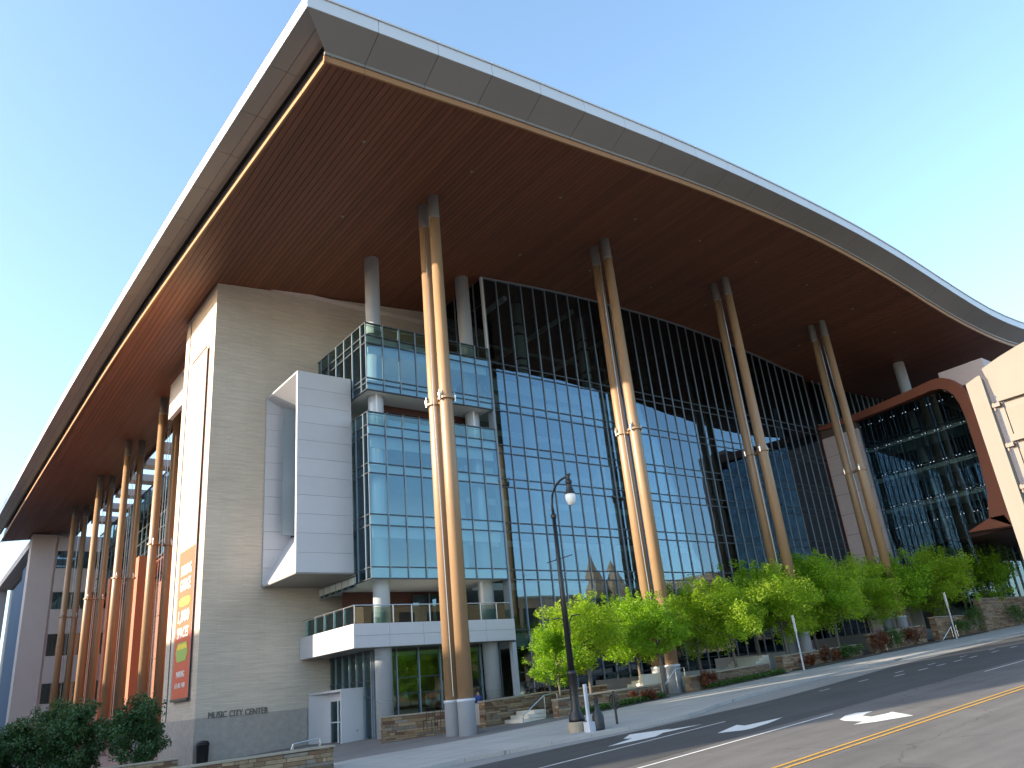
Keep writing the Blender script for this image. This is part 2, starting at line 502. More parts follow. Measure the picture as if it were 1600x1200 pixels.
# ================================================================== SETTING
def strip(y0f, y1f, dz, xs):
    mb = MB()
    vs = []; fs = []
    for x in xs:
        z = g0(x) + dz
        vs += [(x, y0f(x), z), (x, y1f(x), z)]
    for i in range(len(xs) - 1):
        fs.append((2 * i, 2 * i + 2, 2 * i + 3, 2 * i + 1))
    return mb.add(vs, fs)
def pl(pts):
    X = [p[0] for p in pts]; Y = [p[1] for p in pts]
    return lambda x: float(np.interp(x, X, Y))
kerb = pl([(-200, 22.9), (14.8, 22.9), (18.3, 22.0), (21.3, 21.3), (23.6, 21.05), (25.3, 21.5), (27.3, 22.3), (30.3, 22.9), (38, 23.8), (49, 24.1), (250, 24.1)])
asph = pl([(-200, 21.4), (14.8, 21.4), (18.2, 21.1), (20.8, 20.75), (24.2, 20.65), (27.8, 20.45), (33.4, 21.0), (41.5, 22.2), (60, 22.6), (250, 22.7)])
back = pl([(-200, 30.6), (14.2, 30.3), (18, 29.1), (20, 28.7), (23.7, 28.6), (250, 28.2)])
XSS = [-200, -120, -60, -20, 0, 8, 12, 14.8, 16, 18.2, 20, 21.3, 22.5, 23.6, 24.4, 25.3, 26.3, 27.3, 28.5, 30.3, 33.4, 38, 41.5, 49, 60, 80, 110, 160, 250]
mb = MB(); n = 0
gv = []; gf = []
gx = [-900, -120, 0, 160, 900]; gy = [-900, -60, 200, 900]
for x in gx:
    for y in gy: gv.append((x, y, g0(x) - .16))
for i in range(len(gx) - 1):
    for j in range(len(gy) - 1):
        a = i * len(gy) + j
        gf.append((a, a + len(gy), a + len(gy) + 1, a + 1))
mb.add(gv, gf)
struct('ground', mb, M['asphalt'])
struct('road', strip(lambda x: -2.5, asph, RD, XSS), M['asphalt'])
struct('gutter', strip(asph, kerb, RD + .004, XSS), M['gutter'])
mb = strip(kerb, back, 0, XSS)
fv = []; ff = []
for x in XSS: fv += [(x, kerb(x), g0(x)), (x, kerb(x), g0(x) - .15)]
for i in range(len(XSS) - 1): ff.append((2 * i, 2 * i + 1, 2 * i + 3, 2 * i + 2))
mb.add(fv, ff)
struct('sidewalk', mb, M['conc'])
struct('plaza', strip(back, lambda x: 170, 0, XSS), M['pavers'])
struct('near_sidewalk', MB().hexa([(-200, -14, g0(-120) - .2), (250, -14, g0(160) - .2), (250, -2.5, g0(160) - .2), (-200, -2.5, g0(-120) - .2)], [(-200, -14, g0(-120)), (250, -14, g0(160)), (250, -2.5, g0(160)), (-200, -2.5, g0(-120))]), M['conc'])
# darker sheet on the kerb lane, cast shade put into its colour
struct('lane_shade_sheet', strip(lambda x: 15.2 if x < 60 else 15.0, lambda x: asph(x) - .02, RD + .004, [x for x in XSS if -60 <= x <= 160]), M['asphalt_dark'])

def marking(name, pts, m, dz=RD + .009):
    mb = MB().add([(x, y, g0(x) + dz) for x, y in pts], [tuple(range(len(pts)))])
    return struct(name, mb, m)
def band(name, x0, x1, y, wd, m):
    return marking(name, [(x0, y - wd / 2), (x1, y - wd / 2), (x1, y + wd / 2), (x0, y + wd / 2)], m)
band('yellow_line', -60, 160, 10.78, .11, M['yellow'])
band('yellow_line', -60, 160, 11.06, .11, M['yellow'])
band('lane_line', -30, 23.1, 14.7, .10, M['paint'])
band('lane_line', -20, 22.3, 18.2, .09, M['paint'])
for x in (34.9, 37.1, 38.9, 40.7, 42.4, 45, 47.4, 50.2, 53.5, 57, 61): band('dotted_line', x, x + .9, 18.85, .1, M['paint'])
for x in (30.5, 33.6, 36.8, 40, 43.5, 47): band('dotted_line', x, x + .8, 19.8, .09, M['paint'])
band('lane_line', 34, 38, 14.7, .08, M['paint'])
marking('turn_arrow', [(21.75, 13.67), (22.53, 13.97), (23.09, 13.93), (23.28, 13.5), (22.88, 13.46), (22.38, 13.33), (22.11, 12.9), (22.69, 12.74), (22.99, 12.75), (22.02, 11.65), (21.64, 11.87), (21.06, 12.19), (20.65, 12.61), (21.19, 12.65), (21.44, 13.33)], M['paint'])
marking('turn_arrow', [(19.08, 19.76), (19.98, 20.37), (21.03, 19.43), (20.61, 19.44), (21.91, 18.8), (20.14, 19.01), (19.43, 18.67), (18.74, 18.76), (17.61, 18.97), (19.11, 19.4)], M['paint'])
marking('straight_arrow', [(19.77, 16.49), (21.38, 17.02), (21.17, 16.55), (22.75, 16.26), (21.53, 15.93), (20.56, 15.81), (20.22, 15.87)], M['paint'])

# ================================================================== THE CONVENTION CENTER
CC = empty('convention_center', (12.64, 43.7, g0(12.64)), 'huge convention center with sweeping timber-lined roof, blue glass front and pale stone tower', 'building')

# ---- roof
XR = 100.0
rp = MB()
xs = [9.2] + list(np.arange(10, XR + .1, 1.5))
# top skin + thickness, built as strips along X (with the courtyard opening X 17.8-24.5, Y 72-119)
def roofcell(x0, x1, y0, y1):
    za0, za1 = ZS(x0) + .75, ZS(x1) + .75
    zb0, zb1 = ZF(x0) + .8, ZF(x1) + .8
    zb0 = max(zb0, za0 + .1); zb1 = max(zb1, za1 + .1)
    if x0 < 11.4: za0 += .95; za1 += .95 if x1 < 11.6 else 0; za0 = min(za0, zb0 - .02); za1 = min(za1, zb1 - .02)
    za0 = min(za0, zb0 + .5); za1 = min(za1, zb1 + .5)
    rp.hexa([(x0, y0, za0 - .55), (x1, y0, za1 - .55), (x1, y1, za1 - .55), (x0, y1, za0 - .55)], [(x0, y0, zb0), (x1, y0, zb1), (x1, y1, zb1), (x0, y1, zb0)])
for i in range(len(xs) - 1):
    x0, x1 = max(xs[i], 9.9), xs[i + 1]
    if x0 >= x1: continue
    if x1 <= 18.2 or x0 >= 24: roofcell(x0, x1, 23.45, YEND)
    elif x0 < 18.2: roofcell(x0, x1, 23.45, 73.5)
    else: roofcell(x0, x1, 23.45, 73.5)
roof = obj('roof', rp, M['dark'], CC)
# top covering out to the fascia
tp = MB()
xs2 = list(np.arange(9.2, XR, 1.5)) + [XR]
for i in range(len(xs2) - 1):
    a, b = xs2[i], xs2[i + 1]
    tp.add([(a, 21.92, ZF(a) + .78), (b, 21.92, ZF(b) + .78), (b, 23.6, ZF(b) + .82), (a, 23.6, ZF(a) + .82)], [(0, 1, 2, 3)])
for y in np.arange(23.45, YEND, 4):
    y1 = min(y + 4, YEND)
    tp.add([(XO(y), y, ZF(9) + .78), (10, y, ZF(10) + .81), (10, y1, ZF(10) + .81), (XO(y1), y1, ZF(9) + .78)], [(0, 1, 2, 3)])
obj('roof_covering', tp, M['roof'], roof)

# soffit planks
pw = .32
x = 9.32
k = 0
while x < XR - .3 and k < 298:
    def ystart(q):
        if q >= 10.68: return 23.42
        if q <= XI(YEND) + .01: return YEND - 1
        lo_, hi_ = 23.4, YEND
        for _ in range(40):
            md = (lo_ + hi_) / 2
            if XI(md) > q: lo_ = md
            else: hi_ = md
        return max(23.42, lo_)
    ya_, yb_ = ystart(x), ystart(x + pw)
    if x < 10.68 < x + pw: ya_ = 23.42
    y1 = YEND - .5
    if 17.7 < x < 24: y1 = 73.4
    elif x >= 24: y1 = 52.5
    za, zb = ZS(x), ZS(x + pw)
    p = MB()
    g = .026
    p.hexa([(x + g, ya_, za), (x + pw, yb_, zb), (x + pw, y1, zb), (x + g, y1, za)], [(x + g, ya_, za + .07), (x + pw, yb_, zb + .07), (x + pw, y1, zb + .07), (x + g, y1, za + .07)])
    obj('soffit_plank', p, M['plank'], roof)
    x += pw; k += 1

for yy_ in (27.5, 34.0):
    for i in range(9):
        xx_ = 14.5 + i * 6.4 + (yy_ - 27.5) * .3
        obj('downlight', MB().lathe(xx_, yy_, [(.07, ZS(xx_) - .012), (.09, ZS(xx_) - .02), (.09, ZS(xx_) + .03)], 10), M['capital'], roof)
# front fascia, grey band, trim
def seg_front(a, b, first=False):
    g = .012
    a2, b2 = a + g, b - g
    f = MB()
    f.hexa([(a2, 21.9, ZF(a2)), (b2, 21.9, ZF(b2)), (b2, 21.98, ZF(b2)), (a2, 21.98, ZF(a2))], [(a2, 21.93, ZF(a2) + .68), (b2, 21.93, ZF(b2) + .68), (b2, 22.0, ZF(b2) + .68), (a2, 22.0, ZF(a2) + .68)])
    f.hexa([(a2, 21.87, ZF(a2) + .7), (b2, 21.87, ZF(b2) + .7), (b2, 22.1, ZF(b2) + .7), (a2, 22.1, ZF(a2) + .7)], [(a2, 21.87, ZF(a2) + .79), (b2, 21.87, ZF(b2) + .79), (b2, 22.1, ZF(b2) + .79), (a2, 22.1, ZF(a2) + .79)])
    obj('fascia_panel', f, M['fascia'], roof)
    yi = 23.22
    ai = a2
    if first: ai = 10.55
    s = MB()
    s.hexa([(a2, 21.93, ZF(a2) - .01), (b2, 21.93, ZF(b2) - .01), (b2, yi, ZS(b2) + .42), (ai, yi, ZS(ai) + .42)], [(a2, 21.93, ZF(a2) + .05), (b2, 21.93, ZF(b2) + .05), (b2, yi, ZS(b2) + .5), (ai, yi, ZS(ai) + .5)])
    obj('edge_band_panel', s, M['band'], roof)
    s = MB()
    s.hexa([(ai, yi + .004, ZS(ai) + .28), (b2, yi + .004, ZS(b2) + .28), (b2, yi + .11, ZS(b2) + .28), (ai, yi + .11, ZS(ai) + .28)], [(ai, yi + .004, ZS(ai) + .48), (b2, yi + .004, ZS(b2) + .48), (b2, yi + .11, ZS(b2) + .48), (ai, yi + .11, ZS(ai) + .48)])
    obj('edge_return', s, M['band'], roof)
    s = MB()
    s.hexa([(ai, 23.3, ZS(ai) - .03), (b, 23.3, ZS(b) - .03), (b, 23.4, ZS(b) - .03), (ai, 23.4, ZS(ai) - .03)], [(ai, 23.3, ZS(ai) + .27), (b, 23.3, ZS(b) + .27), (b, 23.4, ZS(b) + .27), (ai, 23.4, ZS(ai) + .27)])
    obj('trim_board', s, M['trim'], roof)
e = [9.2, 12.4] + list(np.arange(15.4, XR, 3.0)) + [XR]
# subdivide long ones for curvature with 3 m panels (visually straight at this radius)
for i in range(len(e) - 1): seg_front(e[i], e[i + 1], i == 0)
# left side fascia, two rows of grey panels, dark recess, trim
ys = [21.9, 25.6] + list(np.arange(28.9, YEND, 3.3)) + [YEND]
zb_, zi_ = 25.95, 25.5
for i in range(len(ys) - 1):
    a, b = ys[i] + .012, ys[i + 1] - .012
    first = i == 0
    f = MB()
    f.hexa([(XO(a), a, zb_), (XO(a) + .08, a, zb_), (XO(b) + .08, b, zb_), (XO(b), b, zb_)], [(XO(a) + .02, a, zb_ + .79), (XO(a) + .1, a, zb_ + .79), (XO(b) + .1, b, zb_ + .79), (XO(b) + .02, b, zb_ + .79)])
    obj('fascia_panel', f, M['fascia'], roof)
    # outer flat panel then sloping inner panel
    def X_(y, t): return XO(y) * (1 - t) + (XI(y) - .12) * t
    for (t0, t1, z0, z1) in ((.02, .54, zb_ - .01, 25.93), (.555, .82, 25.93, 25.9), (.825, 1.0, 25.9, 25.98)):
        aa0 = aa1 = a
        if first:
            aa0 = 21.9 + 1.32 * t0 + .03; aa1 = 21.9 + 1.32 * t1 + .03
        p = MB()
        p.hexa([(X_(aa0, t0), aa0, z0), (X_(b, t0), b, z0), (X_(b, t1), b, z1), (X_(aa1, t1), aa1, z1)][::-1],
               [(X_(aa0, t0), aa0, z0 + .05), (X_(b, t0), b, z0 + .05), (X_(b, t1), b, z1 + .05), (X_(aa1, t1), aa1, z1 + .05)][::-1])
        obj('edge_band_panel', p, M['band'], roof)
    a2 = max(a, 23.3)
    p = MB()
    p.hexa([(XI(a2) - .1, a2, ZS(XI(a2)) - .03), (XI(a2), a2, ZS(XI(a2)) - .03), (XI(b), b, ZS(XI(b)) - .03), (XI(b) - .1, b, ZS(XI(b)) - .03)],
           [(XI(a2) - .1, a2, ZS(XI(a2)) + .2), (XI(a2), a2, ZS(XI(a2)) + .2), (XI(b), b, ZS(XI(b)) + .2), (XI(b) - .1, b, ZS(XI(b)) + .2)])
    obj('trim_board', p, M['trim'], roof)
p = MB()
for i in range(len(ys) - 1):
    a, b = max(ys[i], 23.25), ys[i + 1]
    p.hexa([(XI(a) + .14, a, 25.3), (XI(a) + .2, a, 25.3), (XI(b) + .2, b, 25.3), (XI(b) + .14, b, 25.3)], [(XI(a) + .14, a, 26.35), (XI(a) + .2, a, 26.35), (XI(b) + .2, b, 26.35), (XI(b) + .14, b, 26.35)])
obj('edge_recess', p, M['band'], roof)
# courtyard edge of the roof and the louvre beams over the courtyard
obj('roof_edge', MB().box(17.7, 17.86, 73.6, YEND, 25.5, 26.9), M['brown'], roof)
obj('roof_edge', MB().box(17.86, 24.4, 73.42, 73.58, 25.5, 27.4), M['brown'], roof)
for y in (77.6, 83.4, 89.4, 96, 103, 110):
    obj('louvre_beam', MB().box(17.9, 20.9, y, y + 1.7, 25.15, 25.9), M['mauve'], roof)

# ---- stone tower
tb = MB()
tz = ZS(12.64)
tb.hexa([(12.64, 43.7, .15), (29.5, 43.7, .15), (29.5, 50.1, .15), (12.64, 50.1, .15)], [(12.64, 43.7, ZS(12.64) - .02), (29.5, 43.7, ZS(29.5) - .02), (29.5, 50.1, ZS(29.5) - .02), (12.64, 50.1, ZS(12.64) - .02)])
tower = obj('stone_tower', tb, M['stone'], CC)
tz0 = g0(12.64)
obj('stone_base', MB().box(12.62, 18.6, 43.68, 50.12, tz0 - .6, .145), M['stone_base'], tower)
obj('stone_base', MB().box(18.6, 29.5, 43.72, 50.12, tz0 - .6, .145), M['inner'], tower)
obj('corner_channel', MB().box(12.60, 12.64, 49.0, 49.06, .2, 24.9), M['trans'], tower)
obj('ceiling_gap_strip', MB().box(16, 29.4, 43.6, 43.69, ZS(22) - .6, ZS(22) - .3), M['mauve'], tower)
me = text_mesh("MUSIC CITY CENTER", .44, .03, M['letter'])
me.name = 'lettering'
w_ = max(v.co.x for v in me.vertices) - min(v.co.x for v in me.vertices)
s = 3.1 / w_
for v in me.vertices: v.co.x *= s
o = link('lettering', me, tower, (14.83, 43.66, .30 - .18), (R(90), 0, 0))
tower.children and None

# ---- columns
def make_column(x, y, base, top, clamp=None, dirv=(0, 1), r=.345):
    zm = base + 1.45
    c = MB().tube([(x, y, zm), (x, y, zm + (top - zm) * .45), (x, y, top - 1.45)], [r, r * .97, r * .84], 28)
    col = obj('column', c, M['column'], CC, True)
    obj('base_sleeve', MB().lathe(x, y, [(r * 1.12, base - .8), (r * 1.12, base + 1.33), (r * 1.2, base + 1.34), (r * 1.2, base + 1.45), (r, base + 1.46)], 28), M['sleeve'], col, True)
    obj('capital', MB().lathe(x, y, [(r * .94, top - 1.5), (r * .94, top - 1.44), (r * .85, top - 1.43), (r * .85, top + .05)], 28), M['capital'], col, True)
    return col
def pair(x, y, base, ax, zc):
    dx, dy = ax
    a = make_column(x, y, base, ZS(x))
    b = make_column(x + dx, y + dy, base, ZS(x + dx))
    # collar with turnbuckles joining the two shafts
    m = MB()
    for (cx, cy) in ((x, y), (x + dx, y + dy)):
        m.lathe(cx, cy, [(.355, zc - .06), (.44, zc - .06), (.44, zc + .06), (.355, zc + .06)], 20)
    m.tube([(x, y, zc - .02), (x + dx, y + dy, zc - .02)], .08, 8)
    obj('clamp', m, M['column'], a)
    for sx, sy in ((-1, -1), (1, -1), (-1, 1), (1, 1)):
        px, py = x + dx / 2 + sx * (.44 if dx == 0 else dx / 2 + .1), y + dy / 2 + sy * (.44 if dy == 0 else dy / 2 + .1)
        obj('turnbuckle', MB().tube([(px, py, zc - .12), (px, py, zc + .22), (px, py, zc + .25), (px, py, zc + .42)], [.05, .09, .06, .03], 8), M['chrome'], a)
    m = MB()
    for sx, sy in ((-1, 0), (1, 0)) if dx == 0 else ((0, -1), (0, 1)):
        px, py = x + dx / 2 + sx * .3, y + dy / 2 + sy * .3
        m = MB().tube([(px, py, base + 1.6), (px + sx * .1, py + sy * .1, zc), (px, py, ZS(x) - 1.6)], .022, 6)
        obj('tie_rod', m, M['chrome'], a)
for i, x in enumerate((20.22, 33.6, 46.3, 59.1)):
    pair(x, 30.3 if i else 30.4, (g0(20.2), g0(33), .3, 1.0)[i], (0, 1.06), (13.9, 13.9, 13.9, 13.7)[i])
for y in (64.9, 77.2, 90.0, 104.2):
    pair(14.9, y, -2.2, (1.15, 0), 12.6 if y > 70 else 13.2)

def silver(x, y, z0, z1, r=.45):
    c = obj('silver_column', MB().tube([(x, y, z0), (x, y, z1)], r, 28), M['steel'], CC, True)
    for z in (2.1 - 2, 3.0) if z0 < 0 else ():
        if z > z0 + .3: obj('joint_ring', MB().lathe(x, y, [(r + .004, z), (r + .006, z + .02)], 28), M['mull'], c)
    return c
silver(20.3, 37.95, -2.2, ZS(20.3) + .02)
silver(27.35, 38.25, -2.2, ZS(27.35) + .02, .46)
silver(72.36, 30.8, 0, ZS(72.36) + .02, .5)
silver(84, 27.5, 0, 8.3, .55)
silver(78, 25.9, 0, 8.3, .55)

# ---- curtain walls
panecache = {}
def pane_at(name, parent, x0, x1, z0, z1, y, m, yaw=0):
    """a pane in the plane y (yaw 0) or in plane x=y (yaw 90, then x0,x1 are Y)"""
    wd, h = round(x1 - x0, 3), round(z1 - z0, 3)
    key = (name, wd, h, m.name)
    if key not in panecache:
        panecache[key] = mesh(name, MB().box(-wd / 2, wd / 2, -.012, .012, 0, h), m)
    if yaw == 0: loc = ((x0 + x1) / 2, y, z0); rot = (random.gauss(0, .0012), 0, random.gauss(0, .0012))
    else: loc = (y, (x0 + x1) / 2, z0); rot = (0, random.gauss(0, .0012), R(90) + random.gauss(0, .0012))
    return link(name, panecache[key], parent, loc, rot)

YW = 37.6
P = 1.122
NB = 34
ZR = [20.39, 19.81, 17.53, 16.98, 14.63, 14.08, 12.41, 11.87, 9.59, 9.02, 6.73, 6.16, 3.27, 2.24, .92, .39, -.35]
X0 = 28.65
XE = 67.32
# transom grid is the part itself
tb = MB()
for z in ZR[:-1]:
    tb.box(X0, XE, YW - .05, YW + .1, z - .035, z + .035)
tb.box(X0, XE, YW - .06, YW + .12, -.45, -.35)
wall = obj('curtain_wall', tb, M['trans'], CC)
mcache = None
for i in range(NB + 1):
    x = X0 + i * P
    top = ZS(x) - .02
    m_ = MB().box(-.035, .035, -.11, .14, 0, 1)
    hgt = top + .45
    me_ = mesh('mullion', MB().box(-.025, .025, -.08, .14, 0, hgt), M['mull'])
    link('mullion', me_, wall, (x, YW, -.45))
tm = MB()
for i in range(NB):
    xa, xb = X0 + i * P, X0 + (i + 1) * P
    tm.hexa([(xa, YW - .1, ZS(xa) - .12), (xb, YW - .1, ZS(xb) - .12), (xb, YW + .1, ZS(xb) - .12), (xa, YW + .1, ZS(xa) - .12)], [(xa, YW - .1, ZS(xa) - .01), (xb, YW - .1, ZS(xb) - .01), (xb, YW + .1, ZS(xb) - .01), (xa, YW + .1, ZS(xa) - .01)])
obj('head_channel', tm, M['mull'], wall)
spans = {(20.39, 19.81), (17.53, 16.98), (14.63, 14.08), (12.41, 11.87), (9.59, 9.02), (6.73, 6.16)}
NI = 18
far_v, far_s = MB(), MB()
for i in range(NB):
    xa, xb = X0 + i * P + .03, X0 + (i + 1) * P - .03
    xm = (xa + xb) / 2
    top = ZS(xm) - .13
    cells = [(top, 20.42, False)]
    for a, b in zip(ZR[:-1], ZR[1:]): cells.append((a - .035, b + .035, (a, b) in spans))
    for a, b, sp in cells:
        if i < NI:
            pane_at('spandrel_pane' if sp else 'pane', wall, xa, xb, b, a, YW, M['glass'])
        else:
            (far_s if sp else far_v).box(xa, xb, YW - .012, YW + .012, b, a)
obj('far_panes', far_v, M['glass'], wall, kind='stuff')
obj('far_spandrel_panes', far_s, M['glass'], wall, kind='stuff')
# return face of the curtain wall above the glass box
rt = MB()
for y in (38.7, 39.9, 41.1, 42.3, 43.5): rt.box(28.55, 28.72, y - .03, y + .03, 20, ZS(28.6) - .02)
ret = obj('return_mullion', rt, M['mull'], wall)
rz = MB()
for z in (20.4, 22.6, 24.8): rz.box(28.57, 28.7, YW + .1, 43.65, z - .03, z + .03)
obj('return_transom', rz, M['trans'], wall)
for k_ in range(5):
    y0, y1 = (YW + .12, 38.67) if k_ == 0 else (38.7 + 1.2 * (k_ - 1) + .03, 38.7 + 1.2 * k_ - .03)
    if y1 > 43.6: y1 = 43.6
    pane_at('return_pane', wall, y0, y1, 20.44, ZS(28.6) - .1, 28.63, M['glass'], 90)

# interior of the hall
inn = MB()
inn.box(19.8, 118, 52.0, 52.3, -.4, 30)
inn.box(66.6, 66.9, 38.2, 52, -.4, 27)
back_wall = obj('interior_wall', inn, M['inner'], CC)
for z in (17.25, 14.35, 12.14, 9.3, 6.45):
    z_ = z
    mb = MB().box(29.0, 66.5, 42.0, 51.9, z_ - .25, z_ + .2)
    obj('floor_slab', mb, M['slab'], CC)
mb = MB().box(29.0, 66.5, 38.0, 51.9, 2.35, 3.1)
obj('floor_slab', mb, M['slab'], CC)
mb = MB().box(28.7, 66.5, 37.75, 51.9, -1.6, -.42)
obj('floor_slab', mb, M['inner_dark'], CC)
obj('ceiling_bulkhead', MB().box(29.2, 57, 39.2, 41.9, 17.9, 19.7), M['blind'], CC)
obj('ceiling_bulkhead', MB().box(29.2, 60, 38.6, 39.4, 18.9, 19.75), M['blind'], CC)
for x in (33.9, 40.4, 46.9, 53.4, 59.9, 65.2):
    c = obj('interior_column', MB().tube([(x, 40.6, -.4), (x, 40.6, ZS(x) + .3)], .42, 20), M['slab'], CC, True)
    for z in (24.6, 25.4, 22, 22.6, 20): obj('column_bracket', MB().box(x - .5, x + .5, 40.1, 41.1, z, z + .08), M['inner_dark'], c)
for z in (22.3, 24.9):
    obj('roof_truss_pipe', MB().tube([(29, 43.5, z), (66, 43.5, z + .4)], .14, 10), M['inner'], CC)
for x in np.arange(31, 66, 6.5):
    obj('roof_truss_pipe', MB().tube([(x, 38.2, ZS(x) - 1.0), (x, 51.8, ZS(x) - 1.0)], .2, 8), M['slab'], CC)

# ---- glass box
YG, XG, XGE = 36.95, 19.22, 28.12
def gbox(rows, zlo, zhi, yb, railz):
    t = MB()
    for z in rows:
        t.box(XG, XGE, YG - .04, YG + .08, z - .03, z + .03)
        t.box(XG - .04, XG + .08, YG, yb, z - .03, z + .03)
    g = obj('glass_box', t, M['trans'], CC)
    xs_ = [XG + i * (XGE - XG) / 8 for i in range(9)]
    for i, x in enumerate(xs_):
        if i == 0: continue
        link('mullion', mesh('mullion', MB().box(-.025, .025, -.07, .1, 0, zhi - zlo), M['mull']), g, (x, YG, zlo))
    n = max(2, int(round((yb - YG) / 1.15)))
    ysb = [YG + (j + .5) * (yb - YG) / n for j in range(n)]
    for y in ysb:
        link('mullion', mesh('mullion', MB().box(-.07, .1, -.025, .025, 0, zhi - zlo), M['mull']), g, (XG, y, zlo))
    link('corner_post', mesh('corner_post', MB().box(-.02, .02, -.02, .02, 0, zhi - zlo), M['mull']), g, (XG, YG, zlo))
    obj('top_rail', MB().tube([(XG, yb, railz), (XG, YG, railz), (XGE, YG, railz)], .03, 8), M['chrome'], g)
    obj('guard_rail', MB().tube([(XG + .15, yb, railz - .12), (XG + .15, YG + .15, railz - .12), (XGE, YG + .15, railz - .12)], .02, 6), M['chrome'], g)
    for a, b, ty in zip(rows[:-1], rows[1:], ['v'] * 20):
        for i in range(8):
            m = M['glass_clear'] if a > railz - .2 else M['glass_box']
            sp = (a - b) < .7 and a < railz - .2
            pane_at('spandrel_pane' if sp else ('rail_pane' if a > railz - .2 else 'pane'), g, xs_[i] + .03, xs_[i + 1] - .03, b + .03, a - .03, YG, m)
        yy = [YG] + ysb + [yb]
        for j in range(len(yy) - 1):
            pane_at('side_pane', g, yy[j] + .03, yy[j + 1] - .03, b + .03, a - .03, XG, M['glass_box'] if a < railz - .2 else M['glass_clear'], 90)
    return g
gu = gbox([20.93, 20.14, 19.64, 17.42, 17.1, 16.69], 16.69, 20.93, 43.6, 20.95)
glo = gbox([15.33, 14.57, 14.0, 12.34, 11.78, 9.49, 8.9, 6.68, 6.09], 6.09, 15.33, 38.8, 15.36)
# floors of the box and terrace behind
obj('floor_slab', MB().box(XG + .12, XGE - .05, YG + .14, 43.65, 19.66, 20.12), M['slab'], CC)
obj('floor_slab', MB().box(XG + .12, XGE - .05, YG + .14, 43.65, 16.72, 17.35), M['slab'], CC)
obj('floor_slab', MB().box(XG + .12, XGE - .05, YG + .14, 43.65, 14.02, 14.5), M['slab'], CC)
obj('floor_slab', MB().box(XG + .12, XGE - .05, YG + .14, 43.65, 11.82, 12.28), M['slab'], CC)
obj('floor_slab', MB().box(XG + .12, XGE - .05, YG + .14, 43.65, 8.94, 9.44), M['slab'], CC)
obj('floor_slab', MB().box(XG + .06, XGE - .03, YG + .1, 43.65, 6.12, 6.6), M['slab'], CC)
for za, zb in ((19.62, 19.15), (13.98, 13.35), (8.88, 8.3)):
    obj('ceiling_bulkhead', MB().box(XG + .3, XGE - .1, YG + .3, YG + .38, zb, za), M['blind'], CC)
obj('interior_wall', MB().box(XG + .2, XGE, 40.9, 41.1, 6.6, 20), M['slab'], CC)
# recessed terrace glazing between the two glass bands
rec = MB().box(XG + 1.2, XGE + .3, 38.95, 39.1, 16.3, 16.7)
rg = obj('terrace_glazing', rec, M['brown'], CC)
for i in range(8):
    xa = XG + 1.25 + i * 1.1
    obj('mullion', MB().box(xa, xa + .06, 38.92, 39.08, 14.5, 16.3), M['capital'], rg)
    pane_at('pane', rg, xa + .08, xa + 1.08, 14.55, 16.28, 39.0, M['glass'])
obj('transom', MB().box(XG + 1.2, XGE + .3, 38.9, 39.06, 15.35, 15.42), M['capital'], rg)
# end pier between box and curtain wall
ep = obj('end_post', MB().box(28.14, 28.3, YG + .05, YW - .02, 2.2 + 1.7, 20.3), M['mull'], CC)
obj('end_post', MB().box(28.32, 28.6, YW - .2, YW + .1, -.9, 2.6), M['sleeve'], CC)
obj('upper_post', MB().box(28.5, 28.62, YW - .08, YW + .12, 20.3, ZS(28.6) - .02), M['fascia'], CC)
# lower skirt glazing strip running back along the box underside
sk = MB()
sk.box(XG + .06, XG + .1, 38.85, 43.6, 6.5, 6.56); sk.box(XG + .06, XG + .1, 38.85, 43.6, 5.9, 5.96)
for y in np.arange(39, 43.6, .8): sk.box(XG + .05, XG + .11, y, y + .04, 5.9, 6.56)
skirt = obj('skirt_frame', sk, M['mull'], CC)
pane_at('pane', skirt, 38.9, 43.5, 5.96, 6.5, XG + .09, M['glass_clear'], 90)

# ---- white bay on the tower
XB0, XB1, YB0, YB1, ZB0, ZB1 = 15.88, 19.15, 38.82, 43.67, 6.68, 18.0
th = .14
BD = 1.55
fr = MB()
fr.box(XB0 + .004, XB1, YB0 + .03, YB0 + .2, ZB0 + .01, ZB1 - .01)   # backing of the street face
bay = obj('white_bay', fr, M['white'], CC)
hh = (ZB1 - ZB0) / 11
for j in range(11):
    z = ZB0 + j * hh
    obj('cladding_panel', MB().box(XB0, XB1, YB0, YB0 + .028, z + .008, z + hh - .008), M['white'], bay)
obj('bay_floor', MB().hexa([(XB0, YB0 + .2, ZB0), (XB0 + BD, YB0 + .2, ZB0), (XB0 + BD, YB1, ZB0), (XB0, YB1, ZB0)], [(XB0, YB0 + .2, ZB0 + .1), (XB0 + BD, YB0 + .2, 9.4), (XB0 + BD, YB1, 9.4), (XB0, YB1, ZB0 + .1)]), M['white'], bay)
obj('bay_inner_wall', MB().box(XB0 + 2.6, XB0 + 2.8, YB0 + .25, YB1, 6.9, 17.8), M['inner'], bay)
obj('bay_soffit', MB().box(XB0 + .01, XG + .05, YB0 + .01, YB1, ZB0 - .06, ZB0 - .004), M['band'], bay)
obj('bay_ceiling', MB().hexa([(XB0, YB0 + .2, ZB1 - .1), (XB0 + BD, YB0 + .2, 17.1), (XB0 + BD, YB1, 17.1), (XB0, YB1, ZB1 - .1)], [(XB0, YB0 + .2, ZB1), (XB1, YB0 + .2, ZB1), (XB1, YB1, ZB1), (XB0, YB1, ZB1)]), M['white'], bay)
for j in range(11):
    z = ZB0 + j * hh
    obj('cladding_panel', MB().hexa([(XB0, YB1 - .12, z + .008), (XB0 + BD, YB1 - .3, z + .008), (XB0 + BD, YB1 - .2, z + .008), (XB0, YB1, z + .008)], [(XB0, YB1 - .12, z + hh - .008), (XB0 + BD, YB1 - .3, z + hh - .008), (XB0 + BD, YB1 - .2, z + hh - .008), (XB0, YB1, z + hh - .008)]), M['white'], bay)
